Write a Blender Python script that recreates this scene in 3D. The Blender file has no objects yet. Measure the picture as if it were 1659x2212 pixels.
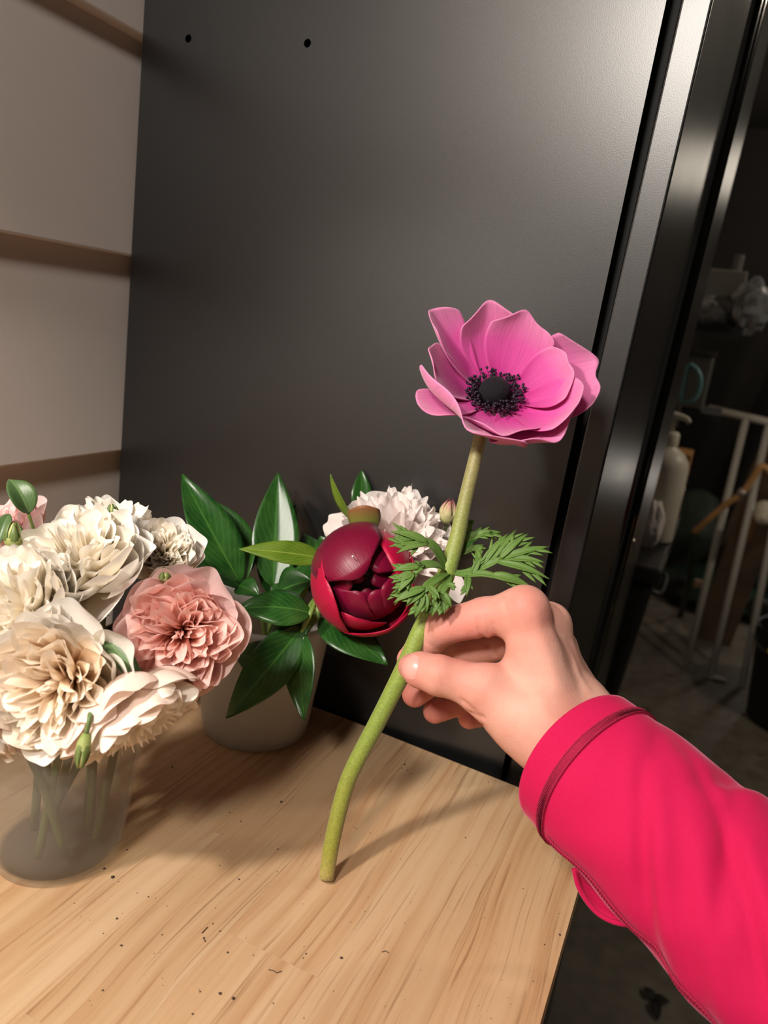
import bpy, bmesh, math, random
import numpy as np
from math import sin, cos, tan, pi, radians, sqrt, atan2, exp
from mathutils import Vector, Matrix
random.seed(7); np.random.seed(7)
scene = bpy.context.scene
COL = scene.collection

# ------------------------------------------------------------------ camera
W, H = 1659, 2212
F = 1665.0
YAW, PITCH, ROLL = radians(-22.0), radians(13.8), radians(-7.85)
TZ, CH = 0.92, 0.285                     # bench height, camera height over the bench
C = np.array([0.0, 0.0, TZ + CH])
def _axes():
    f = np.array([sin(YAW)*cos(PITCH), cos(YAW)*cos(PITCH), -sin(PITCH)])
    r = np.array([cos(YAW), -sin(YAW), 0.0]); d = np.cross(f, r)
    return r*cos(ROLL)+d*sin(ROLL), -r*sin(ROLL)+d*cos(ROLL), f
CR, CD, CF = _axes()
def ray(x, y): return CF + CR*(x-W/2)/F + CD*(y-H/2)/F
def PD(x, y, D): return C + ray(x, y)*D                       # a point at a given depth
def PZ(x, y, z=TZ): v = ray(x, y); return C + v*((z-C[2])/v[2])
def PY(x, y, Y): v = ray(x, y); return C + v*(Y/v[1])
def PX(x, y, X): v = ray(x, y); return C + v*(X/v[0])
def camdir(right, up, toward):
    v = CR*right - CD*up - CF*toward; return v/np.linalg.norm(v)

cam_data = bpy.data.cameras.new('camera'); cam = bpy.data.objects.new('camera', cam_data); COL.objects.link(cam)
m = Matrix.Identity(4)
for i in range(3):
    m[i][0] = CR[i]; m[i][1] = -CD[i]; m[i][2] = -CF[i]; m[i][3] = C[i]
cam.matrix_world = m
cam_data.sensor_fit = 'HORIZONTAL'; cam_data.sensor_width = 36.0; cam_data.lens = F/W*36.0
cam_data.clip_start = 0.01; cam_data.clip_end = 50
cam_data.dof.use_dof = True; cam_data.dof.focus_distance = 0.41; cam_data.dof.aperture_fstop = 13.0
scene.camera = cam
cy = scene.cycles; cy.max_bounces = 6; cy.diffuse_bounces = 3; cy.glossy_bounces = 2; cy.transmission_bounces = 4; cy.transparent_max_bounces = 10
cy.caustics_reflective = False; cy.caustics_refractive = False; cy.adaptive_threshold = 0.04

# ------------------------------------------------------------------ world, lights, exposure
world = bpy.data.worlds.new('night'); scene.world = world; world.use_nodes = True
bg = world.node_tree.nodes['Background']; bg.inputs[0].default_value = (1.0, 0.86, 0.72, 1); bg.inputs[1].default_value = 0.09
def lamp(name, loc, power, color, radius, kind='POINT'):
    l = bpy.data.lights.new(name, kind); l.energy = power; l.color = color
    l.shadow_soft_size = radius
    o = bpy.data.objects.new(name, l); COL.objects.link(o); o.location = loc; return o
b1 = lamp('bench_lamp', (-0.375, -0.20, 1.52), 19.0, (1.0, 0.92, 0.83), 0.028, 'SPOT')      # shaded lamp at the wall, left
b1.data.spot_size = radians(64); b1.data.spot_blend = 0.55
b1.rotation_euler = (Vector((-0.20, 0.27, 0.92))-b1.location).to_track_quat('-Z', 'Y').to_euler()
lamp('ceiling_bulb', (-0.13, -0.62, 1.77), 34.0, (1.0, 0.92, 0.83), 0.075)
lamp('garage_bulb_and_fill', (0.45, 4.55, 2.16), 5.0, (1.0, 0.88, 0.72), 0.13)
lamp('garage_bulb_and_fill', (1.15, 1.7, 2.1), 24.0, (1.0, 0.86, 0.68), 0.06)  # added fill light for the clutter's near side, no known bulb here
lamp('work_lamp', (0.55, 4.0, 0.62), 1.6, (1.0, 0.9, 0.78), 0.04)
scene.view_settings.view_transform = 'Standard'; scene.view_settings.look = 'None'
scene.view_settings.exposure = 0.15; scene.view_settings.gamma = 1.0
scene.view_settings.use_curve_mapping = False

# ------------------------------------------------------------------ mesh helpers
def nrm(v):
    v = np.asarray(v, float); n = np.linalg.norm(v); return v/n if n > 1e-12 else v
class MB:
    """collects vertices and faces (and a uv per vertex) for one mesh"""
    def __init__(s): s.v = []; s.f = []; s.uv = []
    def add(s, vs, fs, uvs=None):
        o = len(s.v); s.v += [tuple(map(float, p)) for p in vs]
        s.f += [tuple(i+o for i in q) for q in fs]
        s.uv += [tuple(u) for u in uvs] if uvs is not None else [(0.5, 0.5)]*len(vs)
        return s
    def grid(s, P, uv=True, closed=False):
        """P: array (nt, ns, 3)"""
        nt, ns = P.shape[:2]; fs = []
        for i in range(nt-1):
            for j in range(ns if closed else ns-1):
                k = (j+1) % ns
                fs.append((i*ns+j, i*ns+k, (i+1)*ns+k, (i+1)*ns+j))
        uvs = [(j/max(ns-1, 1), i/max(nt-1, 1)) for i in range(nt) for j in range(ns)]
        return s.add(P.reshape(-1, 3), fs, uvs)
    def box(s, lo, hi):
        (a, b, c), (d, e, f) = lo, hi
        v = [(a,b,c),(d,b,c),(d,e,c),(a,e,c),(a,b,f),(d,b,f),(d,e,f),(a,e,f)]
        return s.add(v, BOXF)
    def hexa(s, v): return s.add(v, BOXF)
    def tube(s, pts, rad, n=10, caps=True):
        P, R = tube_grid(pts, rad, n); o = len(s.v); s.grid(P, closed=True)
        if caps:
            k = len(P)
            s.f.append(tuple(o+j for j in range(n))[::-1]); s.f.append(tuple(o+(k-1)*n+j for j in range(n)))
        return s
    def lathe(s, prof, n=32, center=(0,0,0), axis=None):
        """prof: list of (r, z)"""
        P = np.zeros((len(prof), n, 3))
        for i, (r, z) in enumerate(prof):
            for j in range(n):
                a = 2*pi*j/n; P[i, j] = (r*cos(a), r*sin(a), z)
        if axis is not None:
            M = frame(axis); P = P @ M.T
        P = P + np.asarray(center); return s.grid(P, closed=True)
    def mesh(s, name, mat=None, smooth=True):
        me = bpy.data.meshes.new(name); me.from_pydata(s.v, [], s.f)
        uvl = me.uv_layers.new(name='UVMap'); li = np.zeros(len(me.loops), int); me.loops.foreach_get('vertex_index', li)
        uvl.data.foreach_set('uv', np.asarray(s.uv, float)[li].ravel())
        if smooth: me.polygons.foreach_set('use_smooth', [True]*len(me.polygons))
        if mat: me.materials.append(mat)
        me.update(); return me
    def build(s, name, mat=None, parent=None, smooth=True): return obj(name, s.mesh(name, mat, smooth), parent)
BOXF = [(0,3,2,1),(4,5,6,7),(0,1,5,4),(1,2,6,5),(2,3,7,6),(3,0,4,7)]
def frame(z, hint=(0.13, 0.21, 0.97)):
    z = nrm(z); x = np.cross(hint, z)
    if np.linalg.norm(x) < 1e-4: x = np.cross((1, 0, 0), z)
    x = nrm(x); y = np.cross(z, x); return np.array([x, y, z]).T
def tube_grid(pts, rad, n):
    pts = np.asarray(pts, float); k = len(pts)
    rad = np.full(k, rad) if np.isscalar(rad) else np.asarray(rad, float)
    P = np.zeros((k, n, 3)); t0 = nrm(pts[1]-pts[0]); M = frame(t0); x = M[:, 0]
    for i in range(k):
        t = nrm(pts[min(i+1, k-1)]-pts[max(i-1, 0)]); x = nrm(x - t*np.dot(x, t)); y = np.cross(t, x)
        for j in range(n):
            a = 2*pi*j/n; P[i, j] = pts[i] + rad[i]*(cos(a)*x+sin(a)*y)
    return P, rad
def smooth_path(pts, n=24):
    """Catmull-Rom through points (rows may carry a radius as last column)"""
    p = np.asarray(pts, float); p = np.vstack([2*p[0]-p[1], p, 2*p[-1]-p[-2]]); out = []
    m_ = len(p)-3
    for q in np.linspace(0, m_, n):
        i = min(int(q), m_-1); t = q-i; a, b, c, d = p[i:i+4]
        out.append(0.5*((2*b)+(-a+c)*t+(2*a-5*b+4*c-d)*t*t+(-a+3*b-3*c+d)*t**3))
    return np.array(out)
def obj(name, me, parent=None):
    o = bpy.data.objects.new(name, me); COL.objects.link(o)
    if parent is not None: o.parent = parent
    return o
def thing(name, label, cat, loc=(0,0,0), group=None):
    o = bpy.data.objects.new(name, None); COL.objects.link(o); o.location = loc; o.empty_display_size = 0.01
    return tag(o, label, cat, group)
def tag(o, label=None, cat=None, group=None, kind=None):
    if label: o['label'] = label
    if cat: o['category'] = cat
    if group: o['group'] = group
    if kind: o['kind'] = kind
    return o
def keep(o, parent):
    """parent o, whose mesh is in world coordinates, under a moved Empty"""
    o.parent = parent; o.matrix_parent_inverse = parent_inv(parent); return o
def parent_inv(p):
    return Matrix.LocRotScale(p.location, p.rotation_euler if p.rotation_mode != 'QUATERNION' else p.rotation_quaternion, p.scale).inverted()
def bevel(o, w, seg=2):
    b = o.modifiers.new('bevel', 'BEVEL'); b.width = w; b.segments = seg; b.limit_method = 'ANGLE'; return o
def solid(o, t, off=0.0):
    b = o.modifiers.new('thick', 'SOLIDIFY'); b.thickness = t; b.offset = off; return o
def subsurf(o, l=1):
    b = o.modifiers.new('sub', 'SUBSURF'); b.levels = l; b.render_levels = l; return o

def strap(B, T, N, hw, bulge=0.0, shape='petal', cup=0.0, nt=10, ns=7, wave=0.0, wfreq=3.0, curl=0.0, fold=0.0, twist=0.0, seed=0, sag=0.0):
    """a petal or leaf: centreline from B to T bulging along N; hw half width; cup >0 lifts the
    margins towards N; curl bends the tip along N; fold a V crease on the midrib"""
    rng = random.Random(seed); B = np.asarray(B, float); T = np.asarray(T, float)
    L = np.linalg.norm(T-B); t_ = nrm(T-B); N = nrm(np.asarray(N, float) - t_*np.dot(N, t_)); S = np.cross(t_, N)
    ph = rng.uniform(0, 6.28); ph2 = rng.uniform(0, 6.28)
    tt = np.linspace(0, 1, nt)[:, None]
    cl = B + (T-B)*tt + N*(bulge*L*4*tt*(1-tt)) + N*(curl*L*tt**3) + S*(sag*L*4*tt*(1-tt))
    blunt = shape in ('petal', 'round'); k2, k3 = rng.uniform(-1, 1), rng.uniform(-1, 1)
    def width(t):
        if shape == 'petal': return (0.20+0.80*np.sin(pi*0.5*np.minimum(1, t/0.68))**1.1)*(1-0.42*np.maximum(0, (t-0.68)/0.32)**2)
        if shape == 'round': return (0.26+0.74*np.sin(pi*0.5*np.minimum(1, t/0.62)))*(1-0.26*np.maximum(0, (t-0.62)/0.38)**2.4)
        if shape == 'leaf': return np.maximum(0, np.sin(pi*t**0.82))**0.85*(1.0-0.25*t)
        if shape == 'lance': return np.maximum(0, np.sin(pi*t**0.7))**0.9
        return 0.75+0.25*np.sin(pi*t)
    def at(t):
        x = t*(nt-1); i = np.clip(x.astype(int), 0, nt-2); return cl[i]+(cl[i+1]-cl[i])*(x-i)[..., None]
    t, q = np.meshgrid(np.linspace(0, 1, nt), np.linspace(-1, 1, ns), indexing='ij')
    if blunt:      # the margin is a blunt arc, a little uneven, instead of a point
        t = t*(1 - 0.17*np.abs(q)**2.2*t + wave*0.35*t*(k2*np.sin(2.3*q+ph)+k3*np.sin(wfreq*2.2*q+ph2)))
    t = np.maximum(t, 0); tc = np.minimum(t, 1)
    un = lambda v: v/np.maximum(np.linalg.norm(v, axis=-1, keepdims=True), 1e-12)
    tg = un(at(np.minimum(tc+0.06, 1))-at(np.maximum(tc-0.06, 0))); n = un(N - tg*(tg@N)[..., None]); s = np.cross(tg, n)
    a = (twist*t)[..., None]; s, n = s*np.cos(a)+n*np.sin(a), -s*np.sin(a)+n*np.cos(a)
    w = np.maximum(width(tc), 0.012)*hw
    if abs(cup) > 1e-4: x = w*np.sin(q*cup)/cup; z = w*(1-np.cos(q*cup))/cup
    else: x = w*q; z = 0*q
    z = z + fold*np.abs(q)*w
    e = np.maximum(q**2*t, t**3) if blunt else np.abs(q)**1.6*t
    z = z + wave*hw*e*(np.sin(wfreq*(1.2*q+1.6*t)+ph)+0.5*np.sin(wfreq*2.3*q+ph2))
    return at(tc) + tg*((t-tc)*L)[..., None] + s*x[..., None] + n*z[..., None]

# ------------------------------------------------------------------ material helpers
def new_mat(name):
    m = bpy.data.materials.new(name); m.use_nodes = True; nt = m.node_tree; nt.nodes.clear()
    out = nt.nodes.new('ShaderNodeOutputMaterial'); return m, nt, out
def N_(nt, typ, **kw):
    n = nt.nodes.new(typ)
    for k, v in kw.items():
        if k in n.inputs.keys(): n.inputs[k].default_value = v
        else: setattr(n, k, v)
    return n
def rgb(h):
    """sRGB 0-255 triple to linear"""
    return tuple((c/255/12.92 if c/255 <= 0.04045 else ((c/255+0.055)/1.055)**2.4) for c in h)+(1.0,)
def ramp(nt, stops, fac=None):
    n = nt.nodes.new('ShaderNodeValToRGB'); e = n.color_ramp.elements
    while len(e) < len(stops): e.new(0.5)
    for k, (p, c) in enumerate(stops): e[k].position = p; e[k].color = c if len(c) == 4 else (*c, 1)
    if fac is not None: nt.links.new(fac, n.inputs[0])
    return n
def bump(nt, height, strength=0.3, dist=0.001):
    b = N_(nt, 'ShaderNodeBump'); b.inputs['Strength'].default_value = strength; b.inputs['Distance'].default_value = dist
    nt.links.new(height, b.inputs['Height']); return b
def simple(name, col, rough=0.6, metal=0.0, spec=0.5, noise=0.0, nscale=40, bumpy=0.0, bscale=200, sheen=0.0, coat=0.0):
    m, nt, out = new_mat(name); p = N_(nt, 'ShaderNodeBsdfPrincipled'); L = nt.links
    p.inputs['Roughness'].default_value = rough; p.inputs['Metallic'].default_value = metal
    p.inputs['Specular IOR Level'].default_value = spec; p.inputs['Sheen Weight'].default_value = sheen
    p.inputs['Coat Weight'].default_value = coat
    tc = N_(nt, 'ShaderNodeTexCoord')
    if noise > 0:
        n = N_(nt, 'ShaderNodeTexNoise', Scale=nscale, Detail=5.0); L.new(tc.outputs['Object'], n.inputs['Vector'])
        a = tuple(c*(1-noise) for c in col[:3]); b = tuple(min(1, c*(1+noise)) for c in col[:3])
        r = ramp(nt, [(0.3, a), (0.7, b)], n.outputs['Fac']); L.new(r.outputs[0], p.inputs['Base Color'])
    else: p.inputs['Base Color'].default_value = col
    if bumpy > 0:
        n = N_(nt, 'ShaderNodeTexNoise', Scale=bscale, Detail=4.0); L.new(tc.outputs['Object'], n.inputs['Vector'])
        L.new(bump(nt, n.outputs['Fac'], bumpy, 0.0008).outputs[0], p.inputs['Normal'])
    L.new(p.outputs[0], out.inputs[0]); return m
def petal_mat(name, base, tip, edge=None, rough=0.55, trans=0.3, spec=0.25, vein=0.06, vscale=14.0, mid=0.55, sheen=0.0):
    """colour runs from the claw to the margin of the petal (uv y), fine lengthwise veins, translucent"""
    m, nt, out = new_mat(name); L = nt.links
    uv = N_(nt, 'ShaderNodeTexCoord'); sep = N_(nt, 'ShaderNodeSeparateXYZ'); L.new(uv.outputs['UV'], sep.inputs[0])
    stops = [(0.05, base), (mid, tip)]
    if edge: stops.append((0.97, edge))
    r = ramp(nt, stops, sep.outputs['Y'])
    mp = N_(nt, 'ShaderNodeMapping'); mp.inputs['Scale'].default_value = (vscale, 0.8, 1); L.new(uv.outputs['UV'], mp.inputs[0])
    n = N_(nt, 'ShaderNodeTexNoise', Scale=1.6, Detail=4.0); L.new(mp.outputs[0], n.inputs['Vector'])
    oi = N_(nt, 'ShaderNodeObjectInfo')
    hs = N_(nt, 'ShaderNodeHueSaturation'); L.new(r.outputs[0], hs.inputs['Color'])
    ma = N_(nt, 'ShaderNodeMath', operation='MULTIPLY_ADD'); L.new(n.outputs['Fac'], ma.inputs[0]); ma.inputs[1].default_value = vein*4; ma.inputs[2].default_value = 1-vein*2
    mb = N_(nt, 'ShaderNodeMath', operation='MULTIPLY_ADD'); L.new(oi.outputs['Random'], mb.inputs[0]); mb.inputs[1].default_value = 0.08; L.new(ma.outputs[0], mb.inputs[2])
    L.new(mb.outputs[0], hs.inputs['Value'])
    p = N_(nt, 'ShaderNodeBsdfPrincipled'); p.inputs['Roughness'].default_value = rough; p.inputs['Specular IOR Level'].default_value = spec
    p.inputs['Sheen Weight'].default_value = sheen
    L.new(hs.outputs[0], p.inputs['Base Color'])
    b = bump(nt, n.outputs['Fac'], 0.25, 0.0006); L.new(b.outputs[0], p.inputs['Normal'])
    t = N_(nt, 'ShaderNodeBsdfTranslucent'); L.new(hs.outputs[0], t.inputs[0])
    mx = N_(nt, 'ShaderNodeMixShader'); mx.inputs[0].default_value = trans
    L.new(p.outputs[0], mx.inputs[1]); L.new(t.outputs[0], mx.inputs[2]); L.new(mx.outputs[0], out.inputs[0]); return m
def leaf_mat(name, dark, light, rough=0.32, spec=0.5, trans=0.12):
    """green leaf with pale midrib and side veins drawn from its own uv"""
    m, nt, out = new_mat(name); L = nt.links
    uv = N_(nt, 'ShaderNodeTexCoord'); sep = N_(nt, 'ShaderNodeSeparateXYZ'); L.new(uv.outputs['UV'], sep.inputs[0])
    sx = N_(nt, 'ShaderNodeMath', operation='SUBTRACT'); L.new(sep.outputs['X'], sx.inputs[0]); sx.inputs[1].default_value = 0.5
    ab = N_(nt, 'ShaderNodeMath', operation='ABSOLUTE'); L.new(sx.outputs[0], ab.inputs[0])
    md = ramp(nt, [(0.0, (1,1,1)), (0.035, (0,0,0))], ab.outputs[0])
    # side veins: v - 0.9|u-.5|
    mm = N_(nt, 'ShaderNodeMath', operation='MULTIPLY_ADD'); L.new(ab.outputs[0], mm.inputs[0]); mm.inputs[1].default_value = -0.85; L.new(sep.outputs['Y'], mm.inputs[2])
    ms = N_(nt, 'ShaderNodeMath', operation='MULTIPLY'); L.new(mm.outputs[0], ms.inputs[0]); ms.inputs[1].default_value = 56
    sn = N_(nt, 'ShaderNodeMath', operation='SINE'); L.new(ms.outputs[0], sn.inputs[0])
    vr = ramp(nt, [(0.86, (0,0,0)), (1.0, (0.45,0.45,0.45))], sn.outputs[0])
    mx = N_(nt, 'ShaderNodeMath', operation='MAXIMUM'); L.new(md.outputs[0], mx.inputs[0]); L.new(vr.outputs[0], mx.inputs[1])
    n = N_(nt, 'ShaderNodeTexNoise', Scale=70.0, Detail=4.0); L.new(uv.outputs['Object'], n.inputs['Vector'])
    base = ramp(nt, [(0.3, dark), (0.75, tuple(0.55*d+0.45*l for d, l in zip(dark[:3], light[:3])))], n.outputs['Fac'])
    mc = N_(nt, 'ShaderNodeMix', data_type='RGBA'); L.new(mx.outputs[0], mc.inputs[0]); L.new(base.outputs[0], mc.inputs[6]); mc.inputs[7].default_value = light
    p = N_(nt, 'ShaderNodeBsdfPrincipled'); p.inputs['Roughness'].default_value = rough; p.inputs['Specular IOR Level'].default_value = spec
    L.new(mc.outputs[2], p.inputs['Base Color'])
    b = bump(nt, mx.outputs[0], -0.35, 0.0006); L.new(b.outputs[0], p.inputs['Normal'])
    t = N_(nt, 'ShaderNodeBsdfTranslucent'); L.new(mc.outputs[2], t.inputs[0])
    sh = N_(nt, 'ShaderNodeMixShader'); sh.inputs[0].default_value = trans
    L.new(p.outputs[0], sh.inputs[1]); L.new(t.outputs[0], sh.inputs[2]); L.new(sh.outputs[0], out.inputs[0]); return m
# ================================================================== the place
YP = 0.478                                   # near face of the cabinet side panel
XW = PY(282, 520, YP)[0]                     # siding face
M_siding = simple('painted siding', rgb((214, 203, 196)), 0.55, noise=0.025, nscale=9, bumpy=0.06, bscale=320)
def concrete():
    m, nt, out = new_mat('stained concrete'); L = nt.links; tc = N_(nt, 'ShaderNodeTexCoord')
    n1 = N_(nt, 'ShaderNodeTexNoise', Scale=1.7, Detail=8.0, Roughness=0.65); L.new(tc.outputs['Object'], n1.inputs['Vector'])
    n2 = N_(nt, 'ShaderNodeTexNoise', Scale=22.0, Detail=6.0); L.new(tc.outputs['Object'], n2.inputs['Vector'])
    v = N_(nt, 'ShaderNodeTexVoronoi', Scale=9.0); L.new(tc.outputs['Object'], v.inputs['Vector'])
    a = ramp(nt, [(0.3, rgb((92, 84, 74))), (0.5, rgb((120, 112, 100))), (0.72, rgb((146, 138, 124)))], n1.outputs['Fac'])
    b = ramp(nt, [(0.35, (0.72,)*3), (0.65, (1.05,)*3)], n2.outputs['Fac'])
    sp = ramp(nt, [(0.04, (0.16, 0.14, 0.13)), (0.075, (1, 1, 1))], v.outputs['Distance'])
    mx = N_(nt, 'ShaderNodeMix', data_type='RGBA', blend_type='MULTIPLY'); mx.inputs[0].default_value = 1; L.new(a.outputs[0], mx.inputs[6]); L.new(b.outputs[0], mx.inputs[7])
    my = N_(nt, 'ShaderNodeMix', data_type='RGBA', blend_type='MULTIPLY'); my.inputs[0].default_value = 1; L.new(mx.outputs[2], my.inputs[6]); L.new(sp.outputs[0], my.inputs[7])
    p = N_(nt, 'ShaderNodeBsdfPrincipled', Roughness=0.62); L.new(my.outputs[2], p.inputs['Base Color'])
    L.new(bump(nt, n2.outputs['Fac'], 0.3, 0.002).outputs[0], p.inputs['Normal']); L.new(p.outputs[0], out.inputs[0]); return m
M_conc = concrete()
M_plaster = simple('dim painted wall', rgb((30, 27, 24)), 0.8, noise=0.2, nscale=3)
M_darkwood = simple('rough dark timber', rgb((72, 52, 34)), 0.75, noise=0.35, nscale=12, bumpy=0.3, bscale=60)

FX0, FX1, FY0, FY1 = XW-0.06, 3.2, -1.6, 5.4
def struct(name, mb, mat): return tag(mb.build(name, mat, smooth=False), kind='structure')
struct('floor', MB().box((FX0, FY0, -0.05), (FX1, FY1, 0.0)), M_conc)
struct('wall_back', MB().box((FX0, FY1, 0.0), (FX1, FY1+0.1, 2.6)), M_plaster)
struct('wall_right', MB().box((FX1, FY0, 0.0), (FX1+0.1, FY1, 2.6)), M_plaster)
struct('ceiling', MB().box((FX0, FY0, 2.6), (FX1, FY1, 2.7)), M_plaster)
wl = struct('wall_left', MB().box((XW-0.12, FY0, 0.0), (XW-0.022, FY1, 2.6)), M_siding)
lap = 0.1475*YP/0.47; z1 = PX(0, 508, XW)[2]*0.5+PX(275, 545, XW)[2]*0.5
for k in range(-8, 9):
    z = z1 + k*lap
    if z < 0.0 or z > 2.45: continue
    y0, y1 = FY0, FY1
    v = [(XW-0.022, y0, z), (XW, y0, z), (XW, y1, z), (XW-0.022, y1, z),
         (XW-0.022, y0, z+lap+0.02), (XW-0.0135, y0, z+lap+0.02), (XW-0.0135, y1, z+lap+0.02), (XW-0.022, y1, z+lap+0.02)]
    bevel(MB().hexa(v).build('siding_board', M_siding, wl, smooth=False), 0.0015, 2)

# ------------------------------------------------------------------ workbench
def wood():
    m, nt, out = new_mat('oiled rubberwood'); L = nt.links
    tc = N_(nt, 'ShaderNodeTexCoord'); oi = N_(nt, 'ShaderNodeObjectInfo')
    off = N_(nt, 'ShaderNodeVectorMath', operation='SCALE'); off.inputs[0].default_value = (3.1, 7.7, 1.3); L.new(oi.outputs['Random'], off.inputs['Scale'])
    ad = N_(nt, 'ShaderNodeVectorMath', operation='ADD'); L.new(tc.outputs['Object'], ad.inputs[0]); L.new(off.outputs[0], ad.inputs[1])
    # long wandering grain
    w = N_(nt, 'ShaderNodeTexNoise', Scale=5.0, Detail=2.0); L.new(ad.outputs[0], w.inputs['Vector'])
    sw = N_(nt, 'ShaderNodeVectorMath', operation='SCALE'); sw.inputs['Scale'].default_value = 0.022; L.new(w.outputs['Color'], sw.inputs[0])
    a2 = N_(nt, 'ShaderNodeVectorMath', operation='ADD'); L.new(ad.outputs[0], a2.inputs[0]); L.new(sw.outputs[0], a2.inputs[1])
    mp = N_(nt, 'ShaderNodeMapping'); mp.inputs['Scale'].default_value = (120, 2.6, 30); L.new(a2.outputs[0], mp.inputs[0])
    n1 = N_(nt, 'ShaderNodeTexNoise', Scale=1.0, Detail=7.0, Roughness=0.62); L.new(mp.outputs[0], n1.inputs['Vector'])
    mp2 = N_(nt, 'ShaderNodeMapping'); mp2.inputs['Scale'].default_value = (480, 8, 120); L.new(a2.outputs[0], mp2.inputs[0])
    n2 = N_(nt, 'ShaderNodeTexNoise', Scale=1.0, Detail=4.0, Roughness=0.6); L.new(mp2.outputs[0], n2.inputs['Vector'])
    mp3 = N_(nt, 'ShaderNodeMapping'); mp3.inputs['Scale'].default_value = (24, 3.0, 8); L.new(a2.outputs[0], mp3.inputs[0])
    n3 = N_(nt, 'ShaderNodeTexNoise', Scale=1.0, Detail=3.0); L.new(mp3.outputs[0], n3.inputs['Vector'])
    base = ramp(nt, [(0.28, rgb((192, 146, 106))), (0.40, rgb((215, 174, 133))), (0.54, rgb((226, 190, 150))), (0.75, rgb((233, 200, 162)))], n1.outputs['Fac'])
    pores = ramp(nt, [(0.30, (0.52, 0.42, 0.34)), (0.43, (1, 1, 1))], n2.outputs['Fac'])
    tint = ramp(nt, [(0.3, (0.86, 0.80, 0.72)), (0.7, (1.0, 1.0, 1.0))], n3.outputs['Fac'])
    m1 = N_(nt, 'ShaderNodeMix', data_type='RGBA', blend_type='MULTIPLY'); m1.inputs[0].default_value = 0.75; L.new(base.outputs[0], m1.inputs[6]); L.new(pores.outputs[0], m1.inputs[7])
    m2 = N_(nt, 'ShaderNodeMix', data_type='RGBA', blend_type='MULTIPLY'); m2.inputs[0].default_value = 0.9; L.new(m1.outputs[2], m2.inputs[6]); L.new(tint.outputs[0], m2.inputs[7])
    hv = N_(nt, 'ShaderNodeHueSaturation'); L.new(m2.outputs[2], hv.inputs['Color'])
    mm = N_(nt, 'ShaderNodeMath', operation='MULTIPLY_ADD'); L.new(oi.outputs['Random'], mm.inputs[0]); mm.inputs[1].default_value = 0.08; mm.inputs[2].default_value = 0.73; L.new(mm.outputs[0], hv.inputs['Value'])
    p = N_(nt, 'ShaderNodeBsdfPrincipled', Roughness=0.48); p.inputs['Specular IOR Level'].default_value = 0.35
    L.new(hv.outputs[0], p.inputs['Base Color']); L.new(bump(nt, n2.outputs['Fac'], 0.12, 0.0006).outputs[0], p.inputs['Normal'])
    L.new(p.outputs[0], out.inputs[0]); return m
M_wood = wood()
M_black = simple('black powder coat', rgb((24, 24, 26)), 0.45, bumpy=0.15, bscale=900)
M_rubber = simple('black rubber', rgb((9, 9, 9)), 0.7)
bench = thing('workbench', 'light wooden workbench top on a black frame under the flowers', 'workbench', (-0.2, 0.1, 0))
def yback(x): return min(0.4745, 0.475 - 0.0687*(x+0.222))
XR = -0.0125
rows = []; x = XR; rng = random.Random(3)
while x > XW+0.002:
    w = rng.choice([0.043, 0.047, 0.05]); rows.append((max(x-w, XW+0.001), x)); x -= w
for (xa, xb) in rows:
    ya = -0.42; y = ya; cuts = [ya]
    y = ya + rng.uniform(0.12, 0.4)
    while y < yback(xb)-0.1: cuts.append(y); y += rng.uniform(0.28, 0.46)
    cuts.append(None)
    for a, b in zip(cuts[:-1], cuts[1:]):
        g = 0.00003
        b0 = yback(xa) if b is None else b-g; b1 = yback(xb) if b is None else b-g
        cx, cy = (xa+xb)/2, a
        v = [(xa+g-cx, 0, -0.026), (xb-g-cx, 0, -0.026), (xb-g-cx, b1-cy, -0.026), (xa+g-cx, b0-cy, -0.026),
             (xa+g-cx, 0, 0), (xb-g-cx, 0, 0), (xb-g-cx, b1-cy, 0), (xa+g-cx, b0-cy, 0)]
        o = MB().hexa(v).build('plank', M_wood, bench, smooth=False); o.location = (cx+0.2, cy-0.1, TZ)
def bpart(name, lo, hi, mat=M_black):
    o = MB().box(lo, hi).build(name, mat, smooth=False); keep(o, bench); return o
bpart('apron', (XR-0.03, -0.42, TZ-0.10), (XR-0.002, 0.44, TZ-0.0265))
bpart('apron', (XW+0.01, 0.40, TZ-0.10), (XR-0.032, 0.44, TZ-0.0265))
for (x, y) in ((XR-0.03, -0.42), (XR-0.03, 0.40), (XW+0.01, -0.42), (XW+0.01, 0.40)):
    bpart('leg', (x, y, 0), (x+0.028, y+0.04, TZ-0.101))

# ------------------------------------------------------------------ black cabinet
def satin():
    m, nt, out = new_mat('satin black sheet steel'); L = nt.links; tc = N_(nt, 'ShaderNodeTexCoord')
    n = N_(nt, 'ShaderNodeTexNoise', Scale=1500.0, Detail=3.0); L.new(tc.outputs['Object'], n.inputs['Vector'])
    n2 = N_(nt, 'ShaderNodeTexNoise', Scale=7.0, Detail=5.0); L.new(tc.outputs['Object'], n2.inputs['Vector'])
    c = ramp(nt, [(0.25, rgb((13, 13, 14))), (0.75, rgb((18, 18, 19)))], n.outputs['Fac'])
    r = ramp(nt, [(0.3, (0.31,)*3), (0.7, (0.35,)*3)], n2.outputs['Fac'])
    p = N_(nt, 'ShaderNodeBsdfPrincipled'); L.new(c.outputs[0], p.inputs['Base Color']); L.new(r.outputs[0], p.inputs['Roughness'])
    p.inputs['Specular IOR Level'].default_value = 0.95
    L.new(bump(nt, n.outputs['Fac'], 0.10, 0.0003).outputs[0], p.inputs['Normal']); L.new(p.outputs[0], out.inputs[0]); return m
M_satin = satin()
M_gloss = simple('gloss black trim', rgb((8, 8, 9)), 0.12, spec=0.6, coat=0.3)
cab = thing('storage_cabinet', 'tall black metal storage cabinet standing behind the bench', 'cabinet', (-0.25, 0.75, 0))
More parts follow.
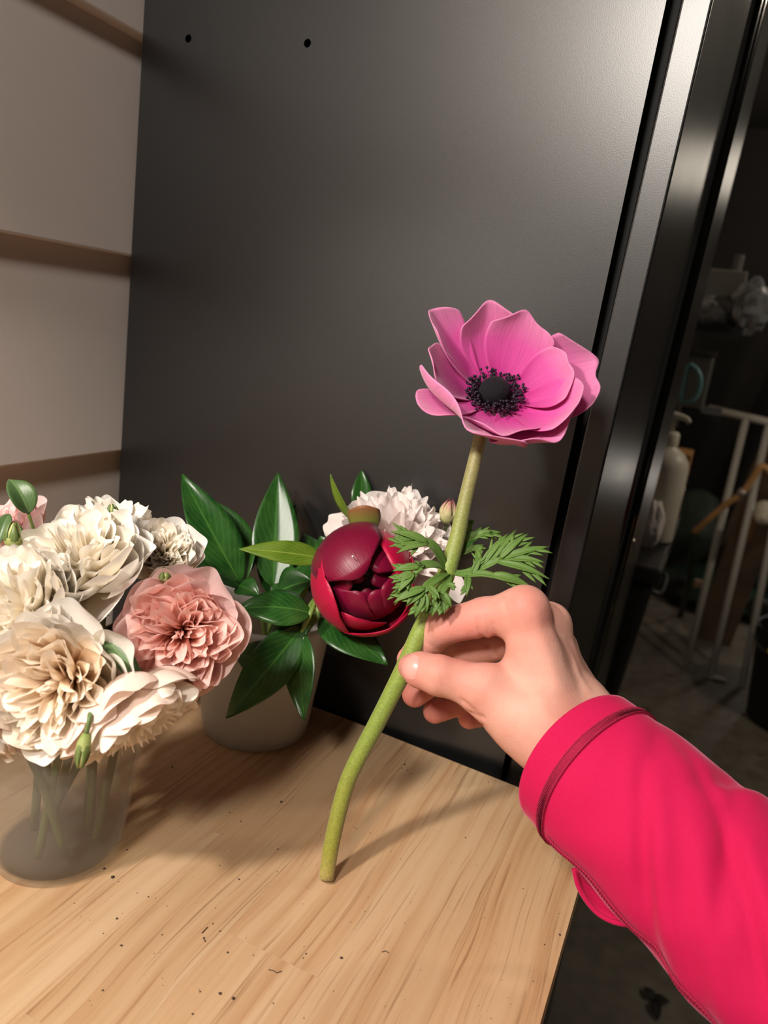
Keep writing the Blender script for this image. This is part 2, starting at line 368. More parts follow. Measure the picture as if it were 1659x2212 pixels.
def line_x(pa, pb):
    a, b = PY(*pa, YP), PY(*pb, YP); k = (a[0]-b[0])/(a[2]-b[2]); return lambda z: a[0] + k*(z-a[2])
xpan = line_x((1440, 0), (1184, 1200)); xgap = line_x((1469, 0), (1200, 1200)); xdoor = line_x((1541, 0), (1259, 1200))
Z0, Z1 = 0.06, 1.86
def panel_with_holes(y, z0, z1, holes, r):
    bm = bmesh.new(); loops = []
    def loop(pts):
        vs = [bm.verts.new(p) for p in pts]; 
        return [bm.edges.new((vs[i], vs[(i+1) % len(vs)])) for i in range(len(vs))]
    es = loop([(XW+0.002, y, z0), (xpan(z0), y, z0), (xpan(z1), y, z1), (XW+0.002, y, z1)])
    for (hx, hz) in holes: es += loop([(hx+r*cos(2*pi*i/24), y, hz+r*sin(2*pi*i/24)) for i in range(24)])
    bmesh.ops.triangle_fill(bm, use_beauty=True, edges=es, normal=(0, -1, 0))
    bmesh.ops.recalc_face_normals(bm, faces=bm.faces)
    me = bpy.data.meshes.new('side_panel'); bm.to_mesh(me); bm.free(); me.materials.append(M_satin); return me
h1, h2 = PY(408, 84, YP), PY(665, 94, YP)
sp = obj('side_panel', panel_with_holes(YP, Z0, Z1, [(h1[0], h1[2]), (h2[0], h2[2])], 0.0026)); keep(sp, cab); solid(sp, 0.0012, 0.0)
def xbox(name, mat, xa, xb, y0, y1, z0=Z0, z1=Z1, bv=0.0):
    """upright slab whose x limits are functions of height"""
    fa = xa if callable(xa) else (lambda z: xa); fb = xb if callable(xb) else (lambda z: xb)
    v = [(fa(z0), y0, z0), (fb(z0), y0, z0), (fb(z0), y1, z0), (fa(z0), y1, z0), (fa(z1), y0, z1), (fb(z1), y0, z1), (fb(z1), y1, z1), (fa(z1), y1, z1)]
    o = MB().hexa(v).build(name, mat, smooth=False); keep(o, cab)
    if bv: bevel(o, bv, 3)
    return o
xbox('gasket', M_rubber, lambda z: xpan(z)-0.004, lambda z: xgap(z)+0.003, YP+0.02, YP+0.5)
zm = 1.23
ys2 = PX(1473, 600, xdoor(zm))[1]; ys3 = PX(1501, 600, xdoor(zm)+0.004)[1]; ys4 = PX(1480, 800, xdoor(1.19))[1]
d1 = xbox('door', M_satin, lambda z: xgap(z)+0.0005, xdoor, YP, ys2, bv=0.0015)
d2 = xbox('door', M_satin, lambda z: xgap(z)+0.0005, xdoor, ys3+0.003, ys4, bv=0.0015)
wtrim = (ys3-ys2)
xbox('door_trim', M_rubber, lambda z: xgap(z), lambda z: xdoor(z)-0.004, ys2+0.001, ys3+0.002)
for k in (0.27, 0.73):
    pts = [(xdoor(z)-0.002, ys2+wtrim*k, z) for z in np.linspace(Z0, Z1, 12)]
    o = MB().tube(pts, 0.0095, 14).build('door_trim', M_gloss); keep(o, cab)
lk = PX(1352, 1225, xdoor(1.0)+0.0)
xbox('top_panel', M_satin, XW+0.004, lambda z: xgap(z), YP+0.002, ys4, Z1-0.012, Z1-0.001)
xbox('back_panel', M_satin, XW+0.002, XW+0.006, YP+0.0015, ys4-0.002)
xbox('far_side', M_satin, XW+0.008, lambda z: xgap(z), ys4-0.012, ys4-0.002)
xbox('plinth', M_black, XW+0.01, lambda z: xgap(z)-0.01, YP+0.02, ys4-0.02, 0.0, Z0+0.02)
lock = MB().lathe([(0.0, 0.006), (0.006, 0.006), (0.0075, 0.004), (0.008, 0.0)], 20, (xdoor(1.02), ys3+0.04, 1.0), axis=(1, 0, 0)).build('lock', simple('dull steel', rgb((150, 145, 140)), 0.35, metal=1.0)); keep(lock, cab)
# ================================================================== flowers in vases
M_stem = simple('green stem', rgb((112, 136, 62)), 0.45, noise=0.25, nscale=60)
M_rstem = simple('rose stem', rgb((92, 112, 66)), 0.5, noise=0.3, nscale=60)
M_peoleaf = leaf_mat('peony leaf', rgb((22, 66, 22)), rgb((74, 122, 52)), 0.30)
M_paleleaf = leaf_mat('young peony leaf', rgb((82, 116, 22)), rgb((150, 172, 70)), 0.36, trans=0.25)
M_roseleaf = leaf_mat('rose leaf', rgb((58, 88, 46)), rgb((120, 146, 92)), 0.42)
M_sepal = leaf_mat('sepal', rgb((84, 108, 52)), rgb((150, 160, 96)), 0.45)
def frosted(name, dens, tint, rough=0.35):
    m, nt, out = new_mat(name); L = nt.links
    t = N_(nt, 'ShaderNodeBsdfTransparent'); t.inputs[0].default_value = (0.96, 0.96, 0.95, 1)
    p = N_(nt, 'ShaderNodeBsdfPrincipled', Roughness=rough); p.inputs['Base Color'].default_value = tint
    d = N_(nt, 'ShaderNodeBsdfTranslucent'); d.inputs[0].default_value = tint
    m1 = N_(nt, 'ShaderNodeMixShader'); m1.inputs[0].default_value = 0.5; L.new(p.outputs[0], m1.inputs[1]); L.new(d.outputs[0], m1.inputs[2])
    tc = N_(nt, 'ShaderNodeTexCoord'); n = N_(nt, 'ShaderNodeTexNoise', Scale=18.0, Detail=4.0); L.new(tc.outputs['Object'], n.inputs['Vector'])
    r = ramp(nt, [(0.3, (dens*0.85,)*3), (0.7, (min(1, dens*1.15),)*3)], n.outputs['Fac'])
    m2 = N_(nt, 'ShaderNodeMixShader'); L.new(r.outputs[0], m2.inputs[0]); L.new(t.outputs[0], m2.inputs[1]); L.new(m1.outputs[0], m2.inputs[2])
    L.new(m2.outputs[0], out.inputs[0]); return m
def cloudy_water(name, density, col):
    m, nt, out = new_mat(name); L = nt.links
    t = N_(nt, 'ShaderNodeBsdfTransparent'); t.inputs[0].default_value = (0.93, 0.94, 0.9, 1)
    d = N_(nt, 'ShaderNodeBsdfDiffuse'); d.inputs[0].default_value = col
    mx = N_(nt, 'ShaderNodeMixShader'); mx.inputs[0].default_value = density
    L.new(t.outputs[0], mx.inputs[1]); L.new(d.outputs[0], mx.inputs[2]); L.new(mx.outputs[0], out.inputs[0]); return m
def cup(name, label, c, r0, r1, h, mat, watermat, wz, ribs):
    o = thing(name, label, 'vase', (c[0], c[1], TZ))
    rr = lambda z: r0 + (r1-r0)*z/h
    prof = [(0.0, 0.0012), (r0-0.006, 0.0012), (r0-0.0015, 0.0004), (r0, 0.003)]
    prof += [(rr(z), z) for z in np.linspace(0.012, h-0.014, 8)]
    prof += [(rr(h-0.012)+0.0012, h-0.012), (rr(h)+0.0012, h-0.002), (rr(h)+0.002, h), (rr(h)-0.0004, h+0.0002), (rr(h)-0.0009, h-0.003)]
    prof += [(rr(z)-0.0009, z) for z in np.linspace(h-0.016, 0.010, 8)] + [(r0-0.004, 0.0025), (0.0, 0.0025)]
    MB().lathe(prof, 56).build('body', mat, o)
    rp = [(rr(h)+0.0011, h-0.0045), (rr(h)+0.0030, h-0.004), (rr(h)+0.0034, h-0.0015), (rr(h)+0.0030, h+0.0006), (rr(h)+0.0003, h+0.0008), (rr(h)+0.0003, h-0.001)]
    MB().lathe(rp, 56).build('rim', mat, o)
    wp = [(0.0, 0.0035)] + [(rr(z)-0.0022, z) for z in np.linspace(0.0045, wz, 6)] + [(0.0, wz)]
    MB().lathe(wp, 40).build('water', watermat, o)
    return o
V1 = (-0.262, 0.263); V2 = (-0.247, 0.4255)
cup('plastic_vase', 'frosted plastic tub of water holding the cut roses', V1, 0.0318, 0.0445, 0.100,
    frosted('clear frosted plastic', 0.17, rgb((205, 196, 188))), cloudy_water('vase water', 0.20, rgb((150, 140, 128))), 0.055, 0)
cup('plastic_vase', 'milky plastic tub behind the roses holding peonies and leaves', V2, 0.0365, 0.0455, 0.088,
    frosted('milky plastic', 0.55, rgb((232, 230, 226)), 0.4), cloudy_water('milky water', 0.22, rgb((206, 208, 200))), 0.036, 0)

def orient(o, axis, spin=0.0):
    M = frame(axis); R = Matrix([list(M[0]), list(M[1]), list(M[2])]); o.rotation_mode = 'QUATERNION'
    o.rotation_quaternion = (R @ Matrix.Rotation(spin, 3, 'Z')).to_quaternion()
def petal_obj(name, P, mat, parent, sub=1):
    o = MB().grid(P).build(name, mat, parent); return o
def rose(label, c, axis, R, mats, stem_to, spin=0.0, open_=1.0, seed=1, group='garden roses in the front vase', ruff=1.0, outer=8, sectors=5, cupz=0.0, hang=0, dome=0.1):
    """garden rose: reflexed guard petals, rings of ruffled petals, quartered centre. Local z is where it faces."""
    rg = random.Random(seed); t = thing('rose', label, 'rose', tuple(c), group); orient(t, axis, spin)
    mo, mi = mats
    zb = -0.62*R
    def one(rt, zt, hw, cupa, wave, mat, az, base_r=0.05, bul=0.18, curl=0.0, tw=0.0, wf=2.2, shape='round', nt=10, ns=9, fold=0.0):
        B = (base_r*R, 0, zb); T = (rt*R, 0, zt*R)
        n = (-(T[2]-B[2]), 0, T[0]-B[0])              # towards the axis / up = inner face
        P = strap(B, T, n, hw*R, -bul, shape, cupa, nt, ns, wave, wf, curl, fold, tw, rg.randint(0, 9999))
        o = subsurf(MB().grid(P).build('petal', mat, t)); o.rotation_euler = (rg.uniform(-.05, .05), rg.uniform(-.05, .05), az); return o
    # guard petals
    for i in range(outer):
        a = 2*pi*i/outer + rg.uniform(-.25, .25)
        one(rg.uniform(.95, 1.1)*(1 if open_ > .5 else .8), rg.uniform(-.30, -.02)+cupz, rg.uniform(.50, .66), rg.uniform(.5, .95), .10*ruff, mo, a, bul=rg.uniform(.2, .3), curl=-rg.uniform(.05, .22), nt=12, ns=11)
    for i in range(outer+2):
        a = 2*pi*(i+.5)/(outer+2) + rg.uniform(-.3, .3)
        one(rg.uniform(.82, .95)*open_, rg.uniform(-.02, .14)+cupz, rg.uniform(.38, .52), rg.uniform(.6, 1.1), .13*ruff, mo, a, bul=rg.uniform(.2, .3), curl=-rg.uniform(.05, .25), nt=12, ns=11, wf=2.6)
    for i in range(outer+5):
        a = 2*pi*i/(outer+5) + rg.uniform(-.3, .3)
        one(rg.uniform(.66, .82)*open_, rg.uniform(.06, .20)+cupz*.8+dome*.3, rg.uniform(.28, .40), rg.uniform(.5, 1.0), .17*ruff, mi, a, bul=rg.uniform(.16, .28), curl=-rg.uniform(.08, .28), wf=2.6, tw=rg.uniform(-.5, .5))
    # quartered heart: nested folded petals in each sector
    for s in range(sectors):
        a0 = 2*pi*s/sectors + rg.uniform(-.15, .15)
        for j in range(7):
            f = j/6; rt = .16+.50*f
            one(rt*open_*rg.uniform(.92, 1.08), (.10+dome*(1-f)+rg.uniform(-.05, .06))*1.0, (.12+.20*f)*rg.uniform(.85, 1.25), rg.uniform(1.2, 2.1)-.6*f, .20*ruff, mi,
                a0 + rg.uniform(-.16, .16)+(.12 if j % 2 else -.12), bul=rg.uniform(.02, .14), curl=-rg.uniform(.06, .34), wf=2.4, tw=rg.uniform(-.7, .7), nt=9, ns=9)
        for j in range(3):
            a = a0+pi/sectors+rg.uniform(-.1, .1); rt = .30+.16*j
            one(rt*open_, .12+dome*.6+rg.uniform(-.03, .04), .15*rg.uniform(.8, 1.2), rg.uniform(.6, 1.4), .22*ruff, mi, a, bul=.1, curl=-rg.uniform(.1, .3), wf=2.4, tw=rg.uniform(-.9, .9))
    for i in range(7):
        one(rg.uniform(.06, .16), rg.uniform(.0, .08)+dome*.5, rg.uniform(.07, .12), rg.uniform(.9, 2.0), .2, mi, rg.uniform(0, 6.28), bul=.0, curl=rg.uniform(.05, .3), base_r=.02, tw=rg.uniform(-.6, .6), nt=7, ns=7)
    # calyx and stem
    ov = MB().lathe([(0.0, zb-.20*R), (.10*R, zb-.18*R), (.145*R, zb-.09*R), (.15*R, zb-.01*R), (.09*R, zb+.04*R), (0, zb+.05*R)], 16).build('calyx', M_sepal, t)
    for i in range(5):
        a = 2*pi*i/5; B = (.1*R, 0, zb); T = (.55*R, 0, zb-.12*R)
        o = MB().grid(strap(B, T, (0.1, 0, 1), .10*R, .05, 'lance', .5, 7, 5, seed=i)).build('sepal', M_sepal, t); o.rotation_euler = (0, 0, a)
    z = nrm(axis); b = np.asarray(c)+z*(zb-.18*R)
    pts = smooth_path([b, b-z*.3*R, (b-z*.3*R)*.45+np.asarray(stem_to)*.55+np.array([0, 0, .012]), stem_to], 14)
    st = MB().tube(pts, np.linspace(.0019, .0022, 14), 8).build('stem', M_rstem); keep(st, t)
    return t
cream_o = petal_mat('ivory rose outer petal', rgb((248, 228, 180)), rgb((248, 241, 231)), rgb((250, 246, 240)), trans=.36, vein=.02)
cream_i = petal_mat('ivory rose heart petal', rgb((248, 224, 176)), rgb((251, 241, 222)), rgb((252, 246, 236)), trans=.36, vein=.02, mid=.62)
peach_i = petal_mat('ivory rose peach heart', rgb((246, 202, 156)), rgb((251, 233, 210)), rgb((252, 242, 228)), trans=.36, vein=.02, mid=.7)
blush_o = petal_mat('blush rose petal', rgb((248, 228, 198)), rgb((248, 226, 212)), rgb((250, 232, 220)), trans=.3, vein=.02)
pink_o = petal_mat('pink rose outer petal', rgb((247, 198, 180)), rgb((244, 206, 202)), rgb((246, 218, 215)), trans=.38, vein=.03)
pink_i = petal_mat('pink rose heart petal', rgb((244, 164, 136)), rgb((248, 196, 182)), rgb((251, 214, 206)), trans=.38, vein=.03, mid=.6)
def foot(dx, dy, dz=0.008): return np.array([V1[0]+dx, V1[1]+dy, TZ+dz])
IV, IVP = (cream_o, cream_i), (cream_o, peach_i)
rose('large white rose facing upward at the top of the bouquet', PD(155, 1185, .372), camdir(-.12, .70, .70), .0335, IV, foot(.012, .010), .4, seed=11)
rose('white rose cut off by the left frame edge, beside the topmost one', PD(12, 1300, .348), camdir(-.30, .42, .86), .0300, IV, foot(-.012, -.004), 1.1, seed=12)
rose('white rose with a peach heart, lowest in front, facing the camera', PD(100, 1490, .328), camdir(-.10, -.08, .99), .0318, IVP, foot(.006, -.018), .2, seed=13, outer=9)
rose('small half-open white rose beside the dark peony leaves', PD(352, 1182, .402), camdir(.22, .45, .86), .0190, IV, foot(.018, .008), .9, seed=14, open_=.85, cupz=.12)
rose('white rose at the back showing only its outer petals', PD(255, 1120, .425), camdir(.25, .85, .10), .0215, IV, foot(.004, .016), .1, seed=15, open_=.8, cupz=.32)
rose('blush white rose hanging downward over the right rim of the tub', PD(306, 1572, .350), camdir(.48, -.80, .16), .0310, (blush_o, cream_i), foot(-.010, .006), .5, seed=16, outer=10)
rose('pink rose with many folded petals facing the camera', PD(385, 1372, .362), camdir(.16, .05, .98), .0300, (pink_o, pink_i), foot(-.016, .012), .35, seed=17, ruff=1.1, sectors=6)
rose('blush rose hanging at the lower left frame edge', PD(-62, 1612, .338), camdir(-.15, -.80, .45), .0200, (blush_o, cream_i), foot(.016, -.010), .2, seed=18)
rose('pale pink rose at the upper left frame edge', PD(-6, 1135, .405), camdir(-.3, .55, .4), .0225, (pink_o, pink_o), foot(-.018, .012), .6, seed=19, open_=.9, cupz=.15)

def bud(name, label, c, axis, r, L, mat, tipmat, parent_stem=None, group=None):
    t = thing(name, label, 'flower bud', tuple(c), group); orient(t, axis)
    prof = [(0, -L*.5), (r*.55, -L*.47), (r*.95, -L*.22), (r, 0), (r*.8, L*.25), (r*.42, L*.45), (r*.1, L*.56), (0, L*.58)]
    MB().lathe(prof, 18).build('bud_body', tipmat, t)
    for i in range(5):
        B = (r*.45, 0, -L*.46); T = (r*.28, 0, L*.62)
        o = MB().grid(strap(B, T, (-1, 0, 0.1), r*.62, -.68*r/(1.08*L), 'lance', .9, 9, 5, seed=i)).build('sepal', mat, t); o.rotation_euler = (0, 0, 2*pi*i/5+.1); solid(o, r*.04)
    if parent_stem is not None:
        z = nrm(axis); b = np.asarray(c)-z*L*.45
        keep(MB().tube(smooth_path([b, b-z*L*.6, parent_stem], 10), .0011, 7).build('stem', M_rstem), t)
    return t
M_budg = petal_mat('green bud', rgb((120, 140, 70)), rgb((178, 182, 118)), rgb((226, 214, 150)), trans=.1)
M_budp = petal_mat('pink streaked bud', rgb((150, 160, 96)), rgb((206, 196, 150)), rgb((176, 92, 104)), trans=.1, rough=.35)
bud('rose_bud', 'green rose bud beside the pale pink rose on the left', PD(30, 1160, .385), camdir(.1, 1, .2), .0047, .0125, M_sepal, M_budg, PD(60, 1290, .40), 'rose buds')
bud('rose_bud', 'rose bud hanging below the front white rose', PD(180, 1618, .322), camdir(-.15, -1, .15), .0030, .0135, M_sepal, M_budg, PD(190, 1540, .36), 'rose buds')
bud('rose_bud', 'tiny rose bud above the pink rose', PD(355, 1243, .372), camdir(.1, 1, .5), .0034, .0070, M_sepal, M_budg, PD(340, 1330, .39), 'rose buds')
bud('rose_bud', 'tiny rose bud left of the pink rose outer petals', PD(186, 1357, .350), camdir(-.4, .6, .7), .0036, .0075, M_sepal, M_budg, PD(210, 1400, .37), 'rose buds')
bud('rose_bud', 'tiny rose bud between the two topmost white roses', PD(243, 1106, .392), camdir(.0, 1, .35), .0028, .0070, M_sepal, M_budg, PD(245, 1190, .41), 'rose buds')

def leaf_thing(name, label, leaves, mat, stem=None, srad=.0016, group=None, cat='leaf', stem_mat=None):
    """leaves: (base px, base depth, tip px, tip depth, half width m, normal cam dir, bulge, fold, kw)"""
    b0 = PD(*leaves[0][0], leaves[0][1]); t = thing(name, label, cat, tuple(b0), group)
    for k, (bp, bd, tp, td, hw, nc, bul, fold, kw) in enumerate(leaves):
        mt = kw.pop('mat', mat); sg = kw.pop('sag', 0)
        P = strap(PD(*bp, bd), PD(*tp, td), camdir(*nc), hw*(1.22 if cat == 'leaf' and name == 'peony_spray' else 1), bul, kw.pop('shape', 'leaf'), kw.pop('cup', 0), 22, 9, kw.pop('wave', .10), kw.pop('wfreq', 2.6), kw.pop('curl', 0), fold, kw.pop('twist', 0), 31*k+len(label), sg)
        o = MB().grid(P).build('leaf' if len(leaves) == 1 else 'leaflet', mt); keep(o, t); solid(o, .0003)
    for s in (stem or []):
        keep(MB().tube(smooth_path([PD(*q) if isinstance(q, tuple) else q for q in s], 16), srad, 8).build('stem', stem_mat or M_stem), t)
    return t
leaf_thing('rose_leaf', 'muted green rose leaf between the front white rose and the pink rose', [((222, 1372), .345, (316, 1486), .338, .0052, (.35, .35, .9), .06, .15, {})], M_roseleaf, [[(222, 1372, .345), (205, 1400, .365), (200, 1480, .38)]], .0008)
leaf_thing('rose_leaf', 'curled dark green rose leaf beside the pale pink rose', [((62, 1110), .375, (18, 1036), .378, .0070, (.6, .1, .7), .22, .5, {})], M_roseleaf, [[(62, 1110, .375), (75, 1160, .39), (80, 1260, .40)]], .0008)
for k, (a, b) in enumerate([((20, 1110), (-5, 1180)), ((200, 1310), (150, 1345)), ((175, 1300), (235, 1330)), ((150, 1330), (190, 1290))]):
    leaf_thing('rose_leaf', ['narrow dark leaf below the curled rose leaf at the left edge', 'shaded leaf in the gap below the top white rose, pointing left', 'shaded leaf in the gap below the top white rose, pointing right', 'shaded leaf in the gap below the top white rose, pointing up'][k],
               [(a, .392, b, .385, .0040, (.2, .5, .8), .1, .3, {})], M_roseleaf, None)
# ---- peony foliage in the rear tub
def v2(dx, dy, z): return np.array([V2[0]+dx, V2[1]+dy, TZ+z])
leaf_thing('peony_spray', 'tall dark green peony leaf spray at the left of the rear tub', [
    ((520, 1262), .50, (393, 1026), .515, .0145, (.55, .25, .8), .05, .18, {'shape': 'leaf', 'sag': -.03}),
    ((545, 1230), .53, (455, 1085), .545, .0110, (.1, .6, .8), .14, .1, {}),
    ((522, 1268), .50, (392, 1200), .485, .0085, (.1, .75, .6), .05, .2, {}),
    ((528, 1262), .505, (560, 1150), .54, .0100, (-.5, .1, .8), .10, .2, {}),
    ((515, 1265), .50, (560, 1290), .49, .0070, (.0, .6, .8), .15, .2, {})],
    M_peoleaf, [[(520, 1262, .50), (565, 1320, .515), v2(.006, .004, .006)]], group='peony foliage')
leaf_thing('peony_spray', 'upright pointed peony leaves in the middle of the rear tub', [
    ((590, 1270), .515, (601, 1020), .535, .0145, (.25, .15, .95), -.02, .30, {'wave': .05}),
    ((590, 1290), .53, (640, 1090), .55, .0125, (-.35, .1, .9), .04, .3, {}),
    ((585, 1290), .53, (585, 1085), .555, .0120, (.5, .1, .9), .04, .2, {}),
    ((600, 1285), .51, (690, 1190), .54, .0150, (-.4, .5, .8), .08, .1, {}),
    ((600, 1280), .505, (672, 1255), .50, .0130, (-.2, .6, .75), .08, .1, {})],
    M_peoleaf, [[(590, 1275, .515), (585, 1340, .52), v2(-.004, .0, .006)]], group='peony foliage')
leaf_thing('peony_spray', 'drooping dark green peony leaves in front of the rear tub', [
    ((672, 1325), .468, (512, 1318), .462, .0125, (.05, .72, .7), .10, .12, {'wave': .18}),
    ((655, 1352), .470, (488, 1552), .452, .0128, (.3, .25, .92), .05, .22, {'wave': .06}),
    ((650, 1365), .470, (658, 1556), .452, .0098, (-.35, .2, .9), .04, .25, {'wave': .08}),
    ((665, 1335), .472, (560, 1432), .475, .0110, (.15, .55, .8), .06, .15, {'wave': .2}),
    ((600, 1432), .468, (505, 1412), .474, .0100, (.2, .35, .9), .05, .1, {})],
    M_peoleaf, [[(648, 1372, .470), (672, 1322, .468), (682, 1290, .485), (660, 1270, .51), v2(.008, .002, .006)]], group='peony foliage')
leaf_thing('peony_spray', 'dark peony leaf reaching right below the crimson peony', [
    ((690, 1338), .49, (836, 1437), .470, .0128, (.15, .65, .75), .08, .1, {'wave': .08}),
    ((735, 1230), .52, (690, 1160), .53, .0110, (.3, .4, .8), .05, .1, {}),
    ((700, 1250), .53, (655, 1150), .55, .0110, (.3, .4, .8), .05, .1, {})],
    M_peoleaf, [[(690, 1338, .49), (670, 1310, .50), v2(.01, -.004, .006)]], group='peony foliage')
# ================================================================== peonies behind the hand
def peony_petal_mat(name, base, tip, edge, rough=.38):
    return petal_mat(name, base, tip, edge, rough=rough, trans=.05, spec=.35, vein=.05, vscale=30, sheen=.03, mid=.5)
M_crim = peony_petal_mat('dark crimson peony petal', rgb((76, 4, 30)), rgb((100, 5, 40)), rgb((122, 8, 48)))
M_crim2 = peony_petal_mat('bright crimson peony petal', rgb((120, 6, 40)), rgb((168, 6, 52)), rgb((176, 14, 60)))
PC = PD(787, 1252, .470); PR = .0300
Z = camdir(.10, -.05, 1.0); Xp = nrm(CR - Z*np.dot(CR, Z)); Yp = np.cross(Z, Xp)      # flower frame, z faces the camera
def sph_petal(az, th0, th1, wid, rad, sx=1.0, sy=1.0, nt=16, ns=13, flare=0.0, roll=0.0, tipr=1.0, seed=0):
    """patch of a ball from polar angle th0 (back) to th1 (front) round direction az; angles in degrees"""
    rg = random.Random(seed); P = np.zeros((nt, ns, 3)); ph = rg.uniform(0, 6)
    for i in range(nt):
        t = i/(nt-1)
        for j in range(ns):
            q = -1+2*j/(ns-1)
            tt = t - .10*tipr*t*t*abs(q)**2.2
            th = radians(th0+(th1-th0)*tt); w = radians(wid)*(.25+.75*sin(pi*.5*min(1, t/.55)))*sqrt(max(.0, 1-max(0, (t-.72)/.28)**2.5*.82))
            a = q*w
            # walk sideways from the meridian on the ball
            m = np.array([sin(th), 0, cos(th)]); e = np.array([0, 1, 0]); d = m*cos(a)+e*sin(a)
            r = rad*(1+flare*t**3+.012*sin(3*q+ph)*t)*(1-.03*abs(q)*t)
            d = d*r; ca, sa = cos(radians(az)), sin(radians(az)); x, y = d[0]*ca-d[1]*sa, d[0]*sa+d[1]*ca
            P[i, j] = PC + Xp*(x*sx)+Yp*(y*sy)+Z*d[2]
    return P
peo = thing('peony', 'dark crimson peony just opening in front of the pale one', 'peony', tuple(PC))
for k, (az, a, b, w, rr, mt, kw) in enumerate([
        (124, 165, 12, 44, 1.08, M_crim, {'sx': 1.04, 'sy': 1.10, 'tipr': .7}),          # big upper petal
        (28, 165, 34, 50, 1.04, M_crim2, {'tipr': .4, 'sy': 1.04}),                      # right
        (200, 168, 36, 52, 1.08, M_crim2, {'sx': 1.0, 'sy': 1.02, 'flare': .07, 'tipr': .5}),   # left, bright outside
        (295, 168, 52, 56, 1.10, M_crim2, {'flare': .10, 'tipr': .3}),       # bottom lip
        (250, 160, 40, 46, 1.00, M_crim2, {'flare': .03, 'tipr': .5}),
        (345, 160, 50, 46, 1.06, M_crim2, {'flare': .08, 'tipr': .4}),
        (235, 150, 12, 42, .86, M_crim, {}),
        (305, 150, 10, 40, .84, M_crim, {}),
        (345, 150, 18, 36, .88, M_crim, {}),
        (60, 150, 20, 36, .88, M_crim, {}),
        (175, 150, 20, 38, .84, M_crim, {}),
        (270, 150, 6, 34, .70, M_crim, {}), (20, 150, 8, 34, .68, M_crim, {}), (140, 150, 8, 34, .68, M_crim, {})]):
    o = petal_obj('petal', sph_petal(az, a, b, w, PR*rr, seed=k, **kw), mt, None); keep(o, peo); solid(o, .0006)
M_grn = petal_mat('peony sepal', rgb((110, 122, 50)), rgb((122, 128, 58)), rgb((140, 90, 60)), rough=.4, trans=.15)
o = petal_obj('sepal', strap(PD(790, 1166, .476), PD(784, 1092, .466), -camdir(-.05, .1, 1), .0112, -.04, 'round', .8, 12, 9, .02, 2), M_grn, None); keep(o, peo); solid(o, .0006)
for k, (bp, bd, tp, td, hw, nc, bul, mt) in enumerate([
        ((705, 1208), .470, (516, 1186), .455, .0086, (.05, .45, .9), .05, M_paleleaf),
        ((762, 1125), .485, (714, 1024), .475, .0046, (-.75, .1, .65), .06, M_paleleaf)]):
    o = MB().grid(strap(PD(*bp, bd), PD(*tp, td), camdir(*nc), hw, bul, 'leaf', 0, 20, 7, .06, 2.2, 0, .18, 0, k)).build('leaf', mt); keep(o, peo); solid(o, .0003)
bk = PC - Z*.024
keep(MB().tube(smooth_path([bk, bk-Z*.012+np.array([0, 0, -.004]), v2(.024, -.004, .075), v2(.012, .002, .006)], 18), .0026, 10).build('stem', M_stem), peo)
drop = MB().lathe([(0, .0006), (.0005, .0004), (.0007, 0), (.0004, -.0003), (0, -.0004)], 12, PD(762, 1202, .4366), axis=Z).build('dew_drop', simple('water drop', rgb((235, 225, 230)), .05, spec=1.0)); keep(drop, peo)

# ---- pale double peony
M_pale = petal_mat('pale pink peony petal', rgb((246, 220, 214)), rgb((249, 236, 231)), rgb((251, 242, 238)), trans=.38, vein=.03)
QC = PD(846, 1158, .485); ax = camdir(.0, .62, .78); QR = .0378
pal = thing('peony', 'pale pink double peony with ruffled petals behind the anemone stem', 'peony', tuple(QC))
QM = frame(ax); rg = random.Random(5)
def qp(az, r, z): return QC + QM @ np.array([r*cos(az), r*sin(az), z])
def pale_petal(az, rb, rt, zt, hw, bul, cup_, wave, wf, seed, zb=-.5, nt=12, ns=11, tw=0, curl=0):
    B = qp(az, rb*QR, zb*QR); T = qp(az, rt*QR, zt*QR); n = QM @ np.array([-(zt-zb)*cos(az), -(zt-zb)*sin(az), rt-rb])
    o = subsurf(MB().grid(strap(B, T, n, hw*QR, -bul, 'round', cup_, nt, ns, wave, wf, curl, 0, tw, seed)).build('petal', M_pale)); keep(o, pal)
for i in range(9): pale_petal(2*pi*i/9+.2, .05, 1.12, -.18+rg.uniform(-.1, .1), .46, .2, .5, .12, 3.0, i)
for i in range(14): pale_petal(2*pi*i/14+rg.uniform(-.1, .1), .05, .88, .12+rg.uniform(-.1, .1), .28, .16, .9, .22, 3.4, 20+i, tw=rg.uniform(-.5, .5))
for i in range(22):
    a = i*2.399; r = .12+.62*sqrt(i/22); pale_petal(a, .03, r, .50-.35*r*r+rg.uniform(-.05, .05), .25, .08, .7, .26, 3.6, 50+i, tw=rg.uniform(-.9, .9), curl=-rg.uniform(.05, .25))
for i in range(26):
    a = i*2.399+1; r = .1+.8*sqrt(i/26); pale_petal(a, .03, r, .46-.35*r*r+rg.uniform(-.05, .05), .20, .06, .8, .30, 3.8, 90+i, tw=rg.uniform(-1.2, 1.2), curl=-rg.uniform(.05, .25))
o = petal_obj('petal', strap(PD(955, 1210, .485), PD(992, 1300, .472), camdir(.2, .1, 1), .0075, .05, 'round', .4, 10, 9, .15, 2.5), M_pale, None); keep(o, pal)
for k, (bx_, by_, tx_, ty_, h_) in enumerate(((790, 1185, 700, 1128, .0110), (790, 1200, 712, 1160, .0090), (800, 1160, 752, 1092, .0100))):
    o = subsurf(petal_obj('petal', strap(PD(bx_, by_, .50), PD(tx_, ty_, .497), camdir(.35, .3, .9), h_, .08, 'round', .5, 11, 9, .2, 3.0, 0, 0, 0, 60+k), M_pale, None)); keep(o, pal)
